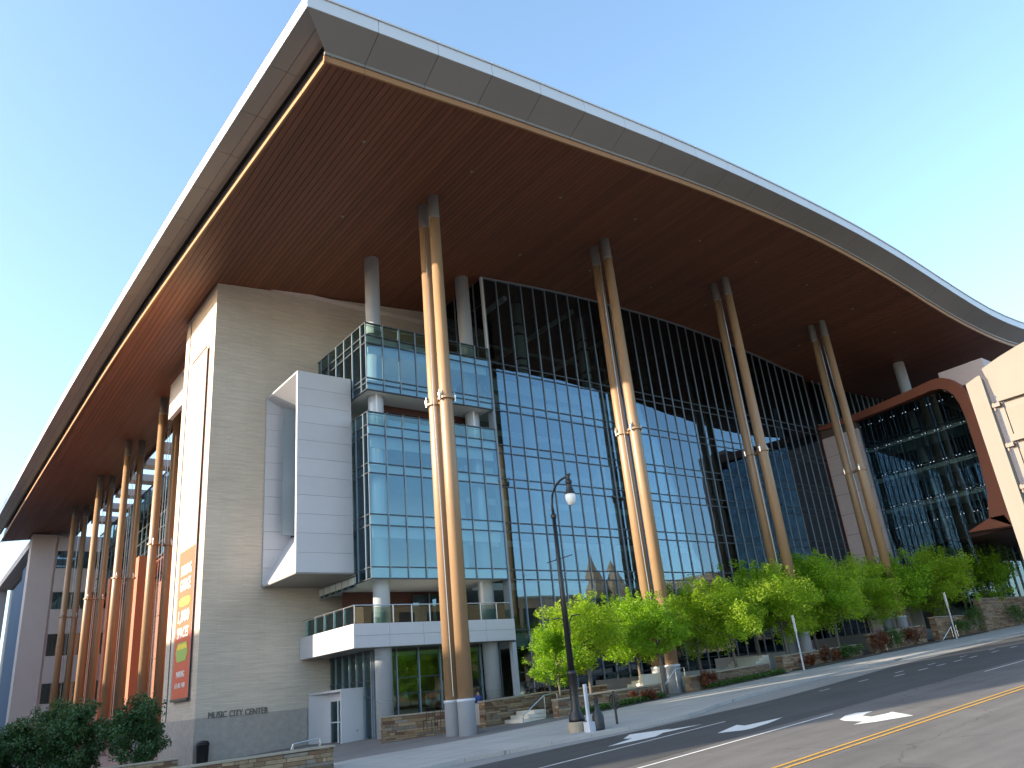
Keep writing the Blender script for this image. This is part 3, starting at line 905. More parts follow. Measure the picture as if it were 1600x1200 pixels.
bw = obj('bay_window', MB().box(XB0 + BD - .03, XB0 + BD, YB0 + .22, YB1 - .25, 9.4, 17.1), M['glass'], bay)
obj('bay_window_frame', MB().box(XB0 + BD - .07, XB0 + BD - .03, YB0 + .25, YB1 - .3, 12.6, 13.2).box(XB0 + BD - .09, XB0 + .7, 42.6, 42.65, 9.4, 17.1).box(XB0 + BD - .07, XB0 + BD - .03, YB0 + .25, YB1 - .3, 16.4, 16.46), M['mull'], bay)

# ---- balcony
XC0, XC1, YC0 = 18.15, 28.28, 36.95
bl = MB().box(XC0 + .05, XC1, YC0 + .05, 43.65, 2.72, 3.3)
bal = obj('balcony', bl, M['white'], CC)
nx = 5
for j in range(nx):
    a = XC0 + j * (XC1 - XC0) / nx; b = a + (XC1 - XC0) / nx
    for z0, z1 in ((2.68, 3.25), (3.266, 3.84)):
        obj('cladding_panel', MB().box(a + .006, b - .006, YC0, YC0 + .045, z0, z1), M['white'], bal)
ny = 3
for j in range(ny):
    a = YC0 + .05 + j * (43.6 - YC0) / ny; b = a + (43.6 - YC0) / ny - .05
    obj('cladding_panel', MB().box(XC0 - .002, XC0 + .045, a + .006, b + .044, 2.68, 3.84), M['white'], bal)
obj('balcony_soffit', MB().box(XC0 + .06, XC1 - .01, YC0 + .06, 43.6, 2.66, 2.715), M['band'], bal)
zr = 4.75
obj('handrail', MB().tube([(XC0 + .1, 43.5, zr), (XC0 + .1, YC0 + .1, zr), (XC1 - .05, YC0 + .1, zr)], .03, 8), M['chrome'], bal)
for j in range(10):
    x = XC0 + .1 + j * 1.11
    if x > XC1: break
    obj('rail_post', MB().box(x - .025, x + .025, YC0 + .08, YC0 + .12, 3.3, zr), M['chrome'], bal)
    if j < 9: pane_at('rail_pane', bal, x + .05, min(x + 1.06, XC1 - .03), 3.4, zr - .08, YC0 + .1, M['glass_clear'])
for j in range(1, 6):
    y = YC0 + .1 + j * 1.2
    obj('rail_post', MB().box(XC0 + .08, XC0 + .12, y - .025, y + .025, 3.3, zr), M['chrome'], bal)
for j in range(0, 5):
    y = YC0 + .1 + j * 1.2
    pane_at('rail_pane', bal, y + .05, y + 1.15, 3.4, zr - .08, XC0 + .1, M['glass_clear'], 90)
# recessed wall at the balcony level
bk = MB().box(20, 28.5, 41.9, 42.1, 3.3, 6.1)
br_ = obj('recessed_wall', bk, M['brown'], CC)
for x in (24.4, 25.6, 26.8): pane_at('pane', br_, x, x + 1.1, 3.4, 5.9, 41.7, M['glass'])
obj('door_frame', MB().box(25.5, 25.56, 41.6, 41.68, 3.3, 6).box(26.7, 26.76, 41.6, 41.68, 3.3, 6), M['mull'], br_)

# ---- ground floor storefront under the balcony
YS = 38.55
sf = MB()
sf.box(19.95, 28.2, YS - .05, YS + .05, 2.5, 2.66); sf.box(19.95, 28.2, YS - .05, YS + .05, 1.15, 1.2); sf.box(19.95, 28.2, YS - .05, YS + .05, .35, .4); sf.box(19.95, 28.2, YS - .05, YS + .05, -2.0, -1.5)
sf.box(19.9, 20.0, YS, 43.6, 2.5, 2.66); sf.box(19.9, 20.0, YS, 43.6, 1.15, 1.2)
sf.box(19.9, 20.0, YS, 39.6, .35, .4)
store = obj('storefront', sf, M['trans'], CC)
for i in range(7):
    x = 20.0 + i * 1.36
    link('mullion', mesh('mullion', MB().box(-.035, .035, -.1, .1, 0, 4.3), M['mull']), store, (x, YS, -1.6))
    if i < 6:
        for a, b in ((1.2, 2.5), (.4, 1.15), (-1.5, .35)):
            pane_at('pane', store, x + .035, x + 1.325, a, b, YS, M['glass_clear'])
for i in range(6):
    y = YS + .85 * i
    obj('mullion', MB().box(19.86, 20.02, y - .03, y + .03, .9 if i > 1 else -1.6, 2.66), M['mull'], store)
    for a, b in ((1.2, 2.5), (.9, 1.15)):
        pane_at('side_pane', store, y + .03, y + .82, a, b, 19.95, M['glass_clear'], 90)
obj('side_pane', MB().box(19.94, 19.96, YS + .1, 39.5, -1.5, .88), M['glass_clear'], store)
# shop interior
obj('shop_ceiling', MB().box(20.1, 28.2, YS + .1, 48, 2.3, 2.5), M['slab'], store)
obj('shop_back_wall', MB().box(20.1, 28.2, 43.4, 43.6, -1.6, 2.3), M['warm'], store)
shop = obj('shop_counter', MB().box(21.5, 25.5, 41, 41.7, -1.6, -.6).box(21.8, 22.5, 40, 40.5, -1.6, -.75), M['warm'], store)
obj('shop_display', MB().box(24.6, 26.3, 41.2, 41.5, -.1, .35).box(25.2, 25.9, 40.8, 41.1, -.6, -.2), M['redm'], store)
for x, z in ((21.6, .65), (22.0, .1), (22.8, .2), (24.2, -.3), (24.9, -.1)):
    obj('pendant_lamp', MB().lathe(x, 40.2, [(.02, z + .32), (.13, z + .28), (.13, z), (.02, z - .04)], 12), M['globe'], store)
    obj('pendant_cord', MB().tube([(x, 40.2, z + .3), (x, 40.2, 2.3)], .008, 5), M['black'], store)

# ---- entrance portal
XP0, XP1, YP0, YP1, ZP0, ZP1 = 18.66, 19.86, 39.55, 43.66, g0(18.9) - .05, .9
po = MB()
po.box(XP0, XP1 + .05, YP0, YP0 + .1, ZP0, ZP1)
po.box(XP0 + .003, XP1 + .05, YP0 + .1, YP1, ZP1 - .12, ZP1 - .004)
po.hexa([(XP0, YP1 - .1, ZP0), (XP0 + .36, 41.5, ZP0), (XP0 + .36, 41.6, ZP0), (XP0, YP1, ZP0)], [(XP0, YP1 - .1, ZP1 - .13), (XP0 + .36, 41.5, ZP1 - .13), (XP0 + .36, 41.6, ZP1 - .13), (XP0, YP1, ZP1 - .13)])
portal = obj('entrance_portal', po, M['white'], CC)
obj('transom_panel', MB().box(XP0 + .30, XP0 + .4, YP0 + .1, 41.6, .35, .78), M['white'], portal)
for a in (YP0 + .12, YP0 + 1.08):
    d = obj('glass_door', MB().box(XP0 + .35, XP0 + .38, a + .06, a + .9, ZP0 + .1, .33), M['glass_clear'], portal)
    obj('door_frame', MB().box(XP0 + .32, XP0 + .40, a, a + .06, ZP0, .35).box(XP0 + .32, XP0 + .40, a + .9, a + .96, ZP0, .35).box(XP0 + .32, XP0 + .40, a + .06, a + .9, ZP0 + 1.0, ZP0 + 1.06), M['door'], portal)
obj('portal_plate', MB().box(19.5, 19.58, YP0 - .01, YP0, -1.2, -1.1), M['mull'], portal)

ux = MB()
for i in range(1, 24):
    x = XE + i * P
    obj('upper_mullion', MB().box(x - .025, x + .025, YW - .08, YW + .12, 20.9, ZS(x) - .02), M['mull'], wall)
obj('upper_far_panes', MB().hexa([(XE + .1, YW, 20.9), (93, YW, 20.9), (93, YW + .02, 20.9), (XE + .1, YW + .02, 20.9)], [(XE + .1, YW, 25.4), (93, YW, 25.4), (93, YW + .02, 25.4), (XE + .1, YW + .02, 25.4)]), M['glass'], wall)
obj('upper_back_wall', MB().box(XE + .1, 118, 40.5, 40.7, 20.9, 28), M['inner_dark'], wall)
# ---- right wing
XW = 67.36
wg = MB()
wg.box(XW + .9, 118, 24.6, 52, 20.6, 21.0)
wg.box(XW + 5, 118, 24.6, 24.9, 8.4, 20.6)
wg.box(XW + 3, 118, 24.6, 37.5, 8.3, 8.5)
wing = obj('wing', wg, M['brown'], CC)
# stone pier facing west next to the curtain wall, in separate courses
n = 10
for j in range(n):
    z0 = 1.0 + j * (19.4 - 1.0) / n; z1 = z0 + (19.4 - 1.0) / n - .03
    obj('stone_course', MB().box(XW, XW + .5, 33.9, 37.5, z0, z1), M['pink_stone'], wing)
obj('stone_pier_core', MB().box(XW + .02, XW + 5, 33.95, 37.45, .5, 20.2), M['mortar'], wing)
obj('stone_parapet', MB().box(XW + .7, 118, 22.4, 26, 20.2, 21.9).box(XW + .7, 118, 22.45, 24.0, 8.6, 20.2), M['pink_stone'], wing)
# rust frame: outer and inner outlines in the plane X = XW
outer = [(37.45, 20.55), (34, 20.62), (30.5, 20.85), (28.2, 21.05), (26.3, 21.25), (25.5, 21.15), (24.9, 20.8), (24.35, 20.1), (23.95, 19.0), (23.75, 17.5), (23.7, 14), (23.75, 11), (23.85, 8.2)]
inner = [(37.4, 20.2), (34, 20.0), (30.5, 20.15), (28.2, 20.28), (26.6, 20.4), (25.9, 20.3), (25.4, 20.0), (25.0, 19.4), (24.75, 18.5), (24.65, 17.2), (24.65, 14), (24.85, 11), (25.3, 9.1)]
fm = MB()
for i in range(len(outer) - 1):
    (a, b), (c, d) = outer[i], outer[i + 1]
    (e_, f_), (g_, h_) = inner[i], inner[i + 1]
    fm.hexa([(XW - .25, a, b), (XW - .25, c, d), (XW - .25, g_, h_), (XW - .25, e_, f_)], [(XW + .9, a, b), (XW + .9, c, d), (XW + .9, g_, h_), (XW + .9, e_, f_)])
fm.hexa([(XW - .25, 23.85, 8.2), (XW - .25, 27.2, 8.35), (XW - .25, 25.3, 9.1), (XW - .25, 24.2, 9.1)], [(XW + 1.2, 23.85, 8.2), (XW + 1.2, 27.2, 8.35), (XW + 1.2, 25.3, 9.1), (XW + 1.2, 24.2, 9.1)])
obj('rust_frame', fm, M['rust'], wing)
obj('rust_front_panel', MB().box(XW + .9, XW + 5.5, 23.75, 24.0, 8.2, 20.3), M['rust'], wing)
# glass with dark rails and spider fittings
gr = MB()
for z in (17.8, 17.45, 14.75, 11.9): gr.tube([(XW + .55, 24.7, z), (XW + .55, 33.8, z)], .085, 8)
for z in (14.45, 11.6, 10.0): gr.tube([(XW + .35, 24.7, z), (XW + .35, 33.8, z)], .03, 6)
wgl = obj('wing_glazing', gr, M['trans'], wing)
yv = [25.2 + 1.08 * i for i in range(9)]
for i, y in enumerate(yv):
    o = MB().tube([(XW + .4, y, 6 if i > 1 else 9), (XW + .4, y, 20.1)], .03, 6)
    sp = MB()
    for z in (19.4, 17.1, 14.6, 11.75, 9.9):
        for dy in (-.14, .14): sp.lathe(XW + .28, y + dy, [(.045, z), (.045, z + .06)], 8)
    obj('glass_fin', o, M['trans'], wing)
    obj('spider_fitting', sp, M['chrome'], wing)
zz = [5.9, 9.0, 11.75, 14.6, 17.45, 20.2]
for i in range(9):
    for j in range(5):
        if j == 0 and i < 2: continue
        ya, yb = yv[i] - .0, yv[i] + 1.06
        if i == 0: ya = 24.8
        pane_at('pane', wing, ya + .015, min(yb, 33.85), zz[j] + .02, zz[j + 1] - .02 - (.5 if (i == 0 and j == 4) else 0), XW + .3, M['glass'], 90)
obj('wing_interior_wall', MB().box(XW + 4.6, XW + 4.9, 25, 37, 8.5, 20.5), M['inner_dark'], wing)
for z in (11.6, 14.4, 17.3): obj('wing_floor', MB().box(XW + .9, XW + 4.6, 25, 33.8, z - .2, z + .2), M['slab'], wing)
obj('wing_side_wall', MB().box(XW + .1, 118, 37.52, 52, -1, 21.0), M['brown'], wing)
obj('wing_lobby_back', MB().box(XW + .6, 118, 34.5, 35, -1, 8.3).box(XW + .6, XW + .8, 33, 37.5, -1, 8.3), M['inner'], wing)
obj('wing_lobby_wall', MB().box(XW + 3, 110, 30, 30.3, .5, 8.2), M['glass'], wing)
for x in np.arange(XW + 3, 100, 1.5): obj('lobby_mullion', MB().box(x, x + .08, 29.9, 30.0, .5, 8.2), M['mull'], wing)

# ---- courtyard side, left of the tower
AN = obj('annex', MB().box(15.2, 40, 119.3, 140, -2.5, 25.1).box(12.4, 15.2, 119.0, 121.5, -2.5, 25.1).box(12.4, 14, 160, 165, -2.5, 24.9).box(12.5, 15.2, 121.5, 160, 24.0, 25.0), M['mauve'], CC)
for z0, z1 in ((24.9, 23.0), (20.7, 17.6), (15.4, 12.3), (9.6, 6.3), (3.9, .3)):
    obj('wall_band', MB().box(15.45, 34, 119.0, 119.28, z1, z0), M['mauve'], AN)
for z0, z1 in ((23.0, 20.7), (17.6, 15.4), (12.3, 9.6), (6.3, 3.9)):
    for j in range(9):
        xa = 15.5 + j * 1.5
        obj('window', MB().box(xa + .04, xa + 1.46, 119.2, 119.26, z1 + .02, z0 - .02), M['glass'], AN)
        obj('window_bar', MB().box(xa + .7, xa + .76, 119.1, 119.18, z1, z0), M['trans'], AN)
obj('recess_shade_panel', MB().box(13.2, 13.4, 121.6, 133, -2.5, 22.8), M['bluewall'], AN)
obj('recess_shade_panel', MB().box(13.6, 13.8, 133.1, 147, -2.5, 22.0), M['bluewall'], AN)
obj('side_glass', MB().box(14.4, 14.5, 121.6, 159.9, -2.5, 24), M['wglass'], AN)
# glass gallery over the courtyard
gl_ = MB()
for z in (25.1, 21.9, 19.2, 16.3): gl_.box(20.3, 20.5, 51, 118.9, z - .06, z + .06)
ga = obj('gallery', gl_, M['trans'], CC)
obj('gallery_slab', MB().box(20.6, 28, 51, 118.9, 18.9, 19.6), M['mauve'], ga)
obj('gallery_slab', MB().box(20.6, 28, 51, 118.9, 16.0, 16.3), M['rust'], ga)
obj('gallery_slab', MB().box(20.6, 28, 51, 118.9, 22.0, 22.5), M['mauve'], ga)
obj('gallery_back', MB().box(24.5, 24.8, 51, 118.9, 16.3, 25), M['inner'], ga)
for j in range(26):
    y = 66 + j * 2.0
    obj('gallery_mullion', MB().box(20.32, 20.42, y, y + .08, 16.3, 25), M['mull'], ga)
    for z0, z1 in ((16.4, 19.1), (19.3, 21.8), (22.0, 25.0)):
        pane_at('pane', ga, y + .1, y + 1.96, z0, z1, 20.4, M['glass_clear'], 90)
obj('gallery_rail', MB().tube([(20.0, 70, 20.4), (20.0, 118, 20.4)], .05, 6).tube([(20.0, 70, 17.4), (20.0, 118, 17.4)], .05, 6), M['chrome'], ga)
# rust walls below the gallery
rw = obj('rust_wall', MB().box(23, 23.6, 51, 119, -2.3, 16), M['brown'], CC)
for j in range(17):
    for k2 in range(4):
        y = 51.5 + j * 3.95; z = -2.2 + k2 * 4.55
        if (j in (6, 9, 12)) and k2 < 3: continue
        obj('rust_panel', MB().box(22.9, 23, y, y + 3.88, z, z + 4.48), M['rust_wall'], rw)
for j in (6, 9, 12):
    y = 51.5 + j * 3.95
    obj('tall_window', MB().box(22.93, 22.97, y + .1, y + 3.8, -2.2, 11.3), M['glass'], rw)
    obj('window_bar', MB().box(22.85, 22.92, y + 1.9, y + 2.0, -2.2, 11.3).box(22.85, 22.92, y, y + 3.9, 4, 4.12), M['trans'], rw)
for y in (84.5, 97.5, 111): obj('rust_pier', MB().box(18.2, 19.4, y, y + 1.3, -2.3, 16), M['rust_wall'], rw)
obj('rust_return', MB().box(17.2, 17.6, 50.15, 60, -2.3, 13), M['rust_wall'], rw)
obj('stage_panel', MB().box(14.3, 14.6, 50.3, 60.5, 22.0, 24.9), M['white'], CC)

# ================================================================== BANNER
BN = empty('banner', (12.5, 46.2, 1.2), 'tall orange-red parking banner hanging on the sunlit side of the stone tower', 'banner')
b0, b1 = 44.7, 47.75
def by(t): return b1 + (b0 - b1) * t          # t from left to right as seen
obj('cloth', MB().box(12.5, 12.515, b0, b1, 1.25, 21.3), M['b_red'], BN)
obj('cloth_panel', MB().box(12.492, 12.498, b0 + .02, b1 - .02, 9.2, 21.2), M['b_orange'], BN)
for a_, c_0, z0, z1, mm in ((.3, .3, 16.2, 17.6, 'b_cream'), (.02, .02, 18.2, 21.1, 'b_cream'), (.02, .02, 12.2, 13.0, 'b_cream'), (.02, .02, 10.5, 11.3, 'b_white'), (.4, .4, 14.0, 15.4, 'b_cream')):
    obj('printed_panel', MB().box(12.484, 12.49, b0 + a_, b1 - c_0, z0, z1), M[mm], BN)
obj('bottom_bar', MB().box(12.44, 12.54, b0 - .06, b1 + .06, 1.13, 1.25), M['black'], BN)
obj('top_bar', MB().box(12.46, 12.54, b0 - .04, b1 + .04, 21.3, 21.36), M['mull'], BN)
obj('cable', MB().tube([(12.5, b0 - .07, 1.2), (12.5, b0 - .07, 21.4)], .015, 5).tube([(12.5, b1 + .1, 1.2), (12.5, b1 + .1, 21.4)], .015, 5), M['mull'], BN)
def btext(t, z, wd, h, m):
    me = text_mesh(t, 1.0, .004, m, bold=.02)
    xs_ = [v.co.x for v in me.vertices]; ys_ = [v.co.y for v in me.vertices]
    wx, hy = max(xs_) - min(xs_), max(ys_) - min(ys_)
    cx = (max(xs_) + min(xs_)) / 2; cy = min(ys_)
    for v in me.vertices:
        v.co.x = (v.co.x - cx) * wd / wx; v.co.y = (v.co.y - cy) * h / hy
    me.name = 'printed_word'
    link('printed_word', me, BN, (12.478, 46.22, z), (R(90), 0, R(-90)))
btext('PARKING', 7.75, 2.0, .62, M['b_white'])
btext('GARAGE', 6.9, 2.0, .68, M['b_white'])
btext('1,800', 5.1, 2.1, .75, M['b_white'])
btext('SPACES', 4.35, 2.1, .58, M['b_white'])
btext('PARKING', 2.32, 1.5, .32, M['b_white'])
btext('615.401.1400', 1.78, 1.9, .26, M['b_white'])
ov = MB(); pts = []
for k_ in range(24):
    t = 2 * math.pi * k_ / 24
    pts.append((12.485, 46.22 + 1.05 * math.copysign(abs(math.cos(t)) ** .5, math.cos(t)), 6.3 + .24 * math.sin(t)))
obj('printed_oval', MB().poly(pts, (-.004, 0, 0)), M['b_yellow'], BN)
hexp = [(12.485, 46.22 + dy, 3.62 + dz) for dy, dz in ((-1.15, 0), (-.8, .5), (.8, .5), (1.15, 0), (.8, -.5), (-.8, -.5))]
obj('printed_hexagon', MB().poly(hexp, (-.004, 0, 0)), M['b_green'], BN)
hexp = [(12.478, 46.22 + dy, 3.62 + dz) for dy, dz in ((-1.0, .15), (-.75, .42), (.75, .42), (1.0, .15))]
obj('printed_hexagon_top', MB().poly(hexp, (-.004, 0, 0)), M['b_yellow'], BN)

# ================================================================== STONE LANDSCAPE WALLS
def ledge_wall(name, p0, p1, zb0, zb1, zt0, zt1, label, thick=.45, big=True, pier=None, rowh=.115):
    """wall from p0 to p1 (plan), bottom z zb0..zb1, top zt0..zt1"""
    a = Vector((*p0, 0)); b = Vector((*p1, 0)); d = (b - a); L = d.length; d.normalize()
    nrm = Vector((d.y, -d.x, 0))
    th = obj(name, MB().hexa([tuple(a + Vector((0, 0, zb0 - .3))), tuple(b + Vector((0, 0, zb1 - .3))), tuple(b - nrm * thick + Vector((0, 0, zb1 - .3))), tuple(a - nrm * thick + Vector((0, 0, zb0 - .3)))],
                             [tuple(a + Vector((0, 0, zt0 - .06))), tuple(b + Vector((0, 0, zt1 - .06))), tuple(b - nrm * thick + Vector((0, 0, zt1 - .06))), tuple(a - nrm * thick + Vector((0, 0, zt0 - .06)))]), M['mortar'])
    tag(th, label, 'stone wall', 'ledge-stone garden walls along the sidewalk')
    e = .04
    cp = MB().hexa([tuple(a + nrm * .07 - d * e + Vector((0, 0, zt0 - .06))), tuple(b + nrm * .07 + d * e + Vector((0, 0, zt1 - .06))), tuple(b - nrm * (thick + .05) + d * e + Vector((0, 0, zt1 - .06))), tuple(a - nrm * (thick + .05) - d * e + Vector((0, 0, zt0 - .06)))],
                   [tuple(a + nrm * .07 - d * e + Vector((0, 0, zt0))), tuple(b + nrm * .07 + d * e + Vector((0, 0, zt1))), tuple(b - nrm * (thick + .05) + d * e + Vector((0, 0, zt1))), tuple(a - nrm * (thick + .05) - d * e + Vector((0, 0, zt0)))])
    obj('cap', cp, M['cap'], th)
    def face(o, dd, nn, LL, z0a, z0b, z1a, z1b):
        stuff = MB()
        hmax = max(z1a - z0a, z1b - z0b) + .1
        nrow = max(2, int(hmax / rowh))
        zbase = min(z0a, z0b) - .05
        ztop_all = max(z1a, z1b) - .065
        z = zbase
        while z < ztop_all - .03:
            h = rowh * random.choice((.6, .8, 1, 1.2))
            s = -random.random() * .3
            while s < LL:
                l = random.choice((random.uniform(.15, .5), random.uniform(.4, 1.1)))
                s0, s1 = max(s, 0), min(s + l, LL)
                s += l
                if s1 - s0 < .08: continue
                sm = (s0 + s1) / 2
                zt = z1a + (z1b - z1a) * sm / LL - .065
                zb = z0a + (z0b - z0a) * sm / LL - .06
                zz0, zz1 = max(z, zb), min(z + h, zt)
                if zz1 - zz0 < .03: continue
                pr = random.uniform(.012, .05)
                g = .008
                q0 = o + dd * (s0 + g); q1 = o + dd * (s1 - g)
                B = [tuple(q0 + nn * pr + Vector((0, 0, zz0 + g))), tuple(q1 + nn * pr + Vector((0, 0, zz0 + g))), tuple(q1 - nn * .02 + Vector((0, 0, zz0 + g))), tuple(q0 - nn * .02 + Vector((0, 0, zz0 + g)))]
                T = [(x_, y_, zz1 - g) for x_, y_, _ in B]
                mi = random.choice((0, 0, 1, 1, 2, 3))
                if big:
                    obj('stone', MB().hexa(B, T), M['ledge'][mi], th)
                else:
                    stuff.hexa(B, T, mi)
            z += h
        if not big and stuff.v: obj('stonework', stuff, M['ledge'], th, kind='stuff')
    face(a, d, nrm, L, zb0, zb1, zt0, zt1)
    face(a - nrm * thick, nrm, -d, thick, zb0, zb0, zt0, zt0)
    return th

gz = g0
ledge_wall('stone_wall', (18.35, 34.6), (22.3, 33.0), gz(18.3), gz(22), -.55, -.55, 'low stone wall left of the first tan columns, in front of the shop window')
ledge_wall('stone_wall', (22.6, 32.4), (26.6, 32.6), gz(22.5), gz(26), -.32, -.2, 'stone wall with a sunlit end just right of the first tan columns')
ledge_wall('stone_wall', (26.8, 32.9), (31.0, 32.9), gz(26.8) + .2, gz(31) + .1, -.25, -.15, 'stone wall behind the black street lamp base')
ledge_wall('stone_wall', (25.0, 29.9), (31.4, 29.3), gz(25), gz(31.4), -.55, -.35, 'long low stone planter wall behind the bicycle ring')
ledge_wall('stone_wall', (33.4, 29.0), (40.6, 29.2), gz(33.4), gz(40.6), -.15, .15, 'stone wall under the bright green trees between the two pale step blocks', big=False)
ledge_wall('stone_wall', (42.2, 29.4), (51.5, 29.6), gz(42.2), gz(51.5), .45, .75, 'stone wall behind the first thin sign pole', big=False)
ledge_wall('stone_wall', (52.5, 29.2), (60.5, 29.5), gz(52.5), gz(60.5), 1.3, 1.7, 'taller stone wall between the two thin sign poles', big=False)
ledge_wall('stone_wall', (61.5, 29.0), (68.5, 29.0), gz(61.5), gz(68.5), 2.2, 2.2, 'stone wall behind the second thin sign pole', big=False)
ledge_wall('stone_wall', (69.2, 28.8), (86, 28.8), gz(69.2), gz(86), 3.4, 3.6, 'tallest stone wall at the far right end of the sidewalk', big=False)
ledge_wall('stone_wall', (4.5, 28.1), (12.95, 28.1), gz(4.5) - .3, gz(12.95), -1.30, -1.19, 'low stone planter wall in the bottom left foreground by the tower')
ledge_wall('stone_wall', (2.0, 36.5), (9.9, 36.2), gz(2) - .3, gz(10), -1.35, -1.27, 'low capped stone wall under the dark trees', big=False)
# terraces and pale steps
struct('terrace', MB().box(23.6, 34.5, 33.1, 37.5, -1.8, -.45).box(34.5, 46, 33.1, 37.5, -1.8, .1).box(46, 57, 33.1, 37.5, -1.8, .75).box(57, 110, 31.8, 37.5, -1.8, 1.5), M['conc'])
def steps(x0, y0, y1, z0, n, label, sx=.36, sz=.16, block=False):
    st = MB()
    for i in range(n):
        st.box(x0 + i * sx, x0 + n * sx + .3, y0, y1, z0 - .3 if i == 0 else z0 + i * sz - .02, z0 + (i + 1) * sz)
    o = obj('steps', st, M['bright_stone']); tag(o, label, 'steps', 'stone steps up to the glass front')
    return o
steps(23.6, 30.9, 32.3, gz(23.6), 3, 'short flight of pale steps right of the stone wall with the sunlit end')
steps(31.6, 31.3, 33.0, gz(31.6) + .1, 5, 'sunlit pale step block glowing under the first green trees')
steps(40.6, 30.9, 33.0, gz(40.6) + .2, 6, 'small sunlit pale steps beside the first thin sign pole')
wbk = tag(obj('step_wall', MB().box(31.9, 34.4, 31.0, 31.25, gz(32) - .1, gz(32) + 1.15), M['bright_stone']), 'plain pale wall block beside the sunlit steps under the green trees', 'wall')
# handrails
def rail(pts, label, x=0):
    m = MB().tube(pts, .028, 8)
    o = obj('handrail', m, M['chrome'])
    tag(o, label, 'handrail', 'tubular steel handrails by the steps')
    for p in pts[1:-1]:
        obj('post', MB().tube([p, (p[0], p[1], p[2] - .95)], .022, 8), M['chrome'], o)
    return o
rail([(23.6, 30.9, gz(23.6)), (23.65, 30.9, gz(23.6) + .3), (25.0, 30.9, -.35), (25.8, 30.9, -.3), (25.9, 30.9, -.5)], 'steel handrail rising left of the street lamp')
rail([(11.6, 29.2, -1.9), (11.9, 29.2, -1.05), (12.9, 29.2, -.95), (13.05, 29.2, -1.8)], 'small bright handrail at the end of the foreground planter wall')
rail([(31.6, 29.8, gz(31.6) + .1), (33.2, 29.8, .25), (33.9, 29.8, .3), (33.9, 29.8, -.9)], 'steel handrail by the sunlit steps under the trees')
rail([(52, 28.9, .1), (53.5, 28.9, 1.0), (54.6, 28.9, 1.1), (54.6, 28.9, .2)], 'steel handrail in front of the taller stone wall')
rail([(61, 28.6, .5), (62.8, 28.6, 1.4), (63.6, 28.6, 1.5), (63.6, 28.6, .6)], 'steel handrail beside the second thin sign pole')

# planting bed soil
for a, b, y0, y1, dz in ((25.2, 31.2, 28.65, 29.3, .05), (34, 41, 28.3, 28.95, .05), (43, 51.5, 28.3, 29.4, .08), (53, 60, 28.3, 29.2, .08), (61.8, 68, 28.2, 28.9, .1)):
    struct('planting_bed', MB().hexa([(a, y0, gz(a) - .1), (b, y0, gz(b) - .1), (b, y1, gz(b) - .1), (a, y1, gz(a) - .1)], [(a, y0, gz(a) + dz), (b, y0, gz(b) + dz), (b, y1, gz(b) + dz), (a, y1, gz(a) + dz)]), M['soil'])

# ================================================================== PLANTS
def leaves(rng, clumps, n, size, flat=.5):
    """numpy cloud of folded quad leaves; clumps: (center, radii, weight)"""
    wts = np.array([c[2] for c in clumps]); wts = wts / wts.sum()
    idx = rng.choice(len(clumps), n, p=wts)
    C = np.array([c[0] for c in clumps])[idx]; Rr = np.array([c[1] for c in clumps])[idx]
    d = rng.normal(size=(n, 3)); d /= np.linalg.norm(d, axis=1)[:, None]
    rr = rng.random(n) ** .42
    pos = C + d * rr[:, None] * Rr
    u = rng.normal(size=(n, 3)); u[:, 2] *= flat; u /= np.linalg.norm(u, axis=1)[:, None]
    v = np.cross(u, rng.normal(size=(n, 3))); v /= np.linalg.norm(v, axis=1)[:, None]
    s = size * rng.uniform(.6, 1.25, n)
    a = u * s[:, None]; b = v * (s * .62)[:, None]
    V = np.stack([pos - a, pos - b * .9 + a * .1, pos + a, pos + b * .9 + a * .1], 1).reshape(-1, 3)
    return V

def leaf_mesh(name, V, m):
    n = len(V) // 4
    me = bpy.data.meshes.new(name)
    me.vertices.add(len(V)); me.vertices.foreach_set("co", V.astype(np.float32).ravel())
    me.loops.add(n * 4); me.loops.foreach_set("vertex_index", np.arange(n * 4, dtype=np.int32))
    me.polygons.add(n); me.polygons.foreach_set("loop_start", np.arange(0, n * 4, 4, dtype=np.int32))
    me.materials.append(m); me.update(); me.validate()
    return me

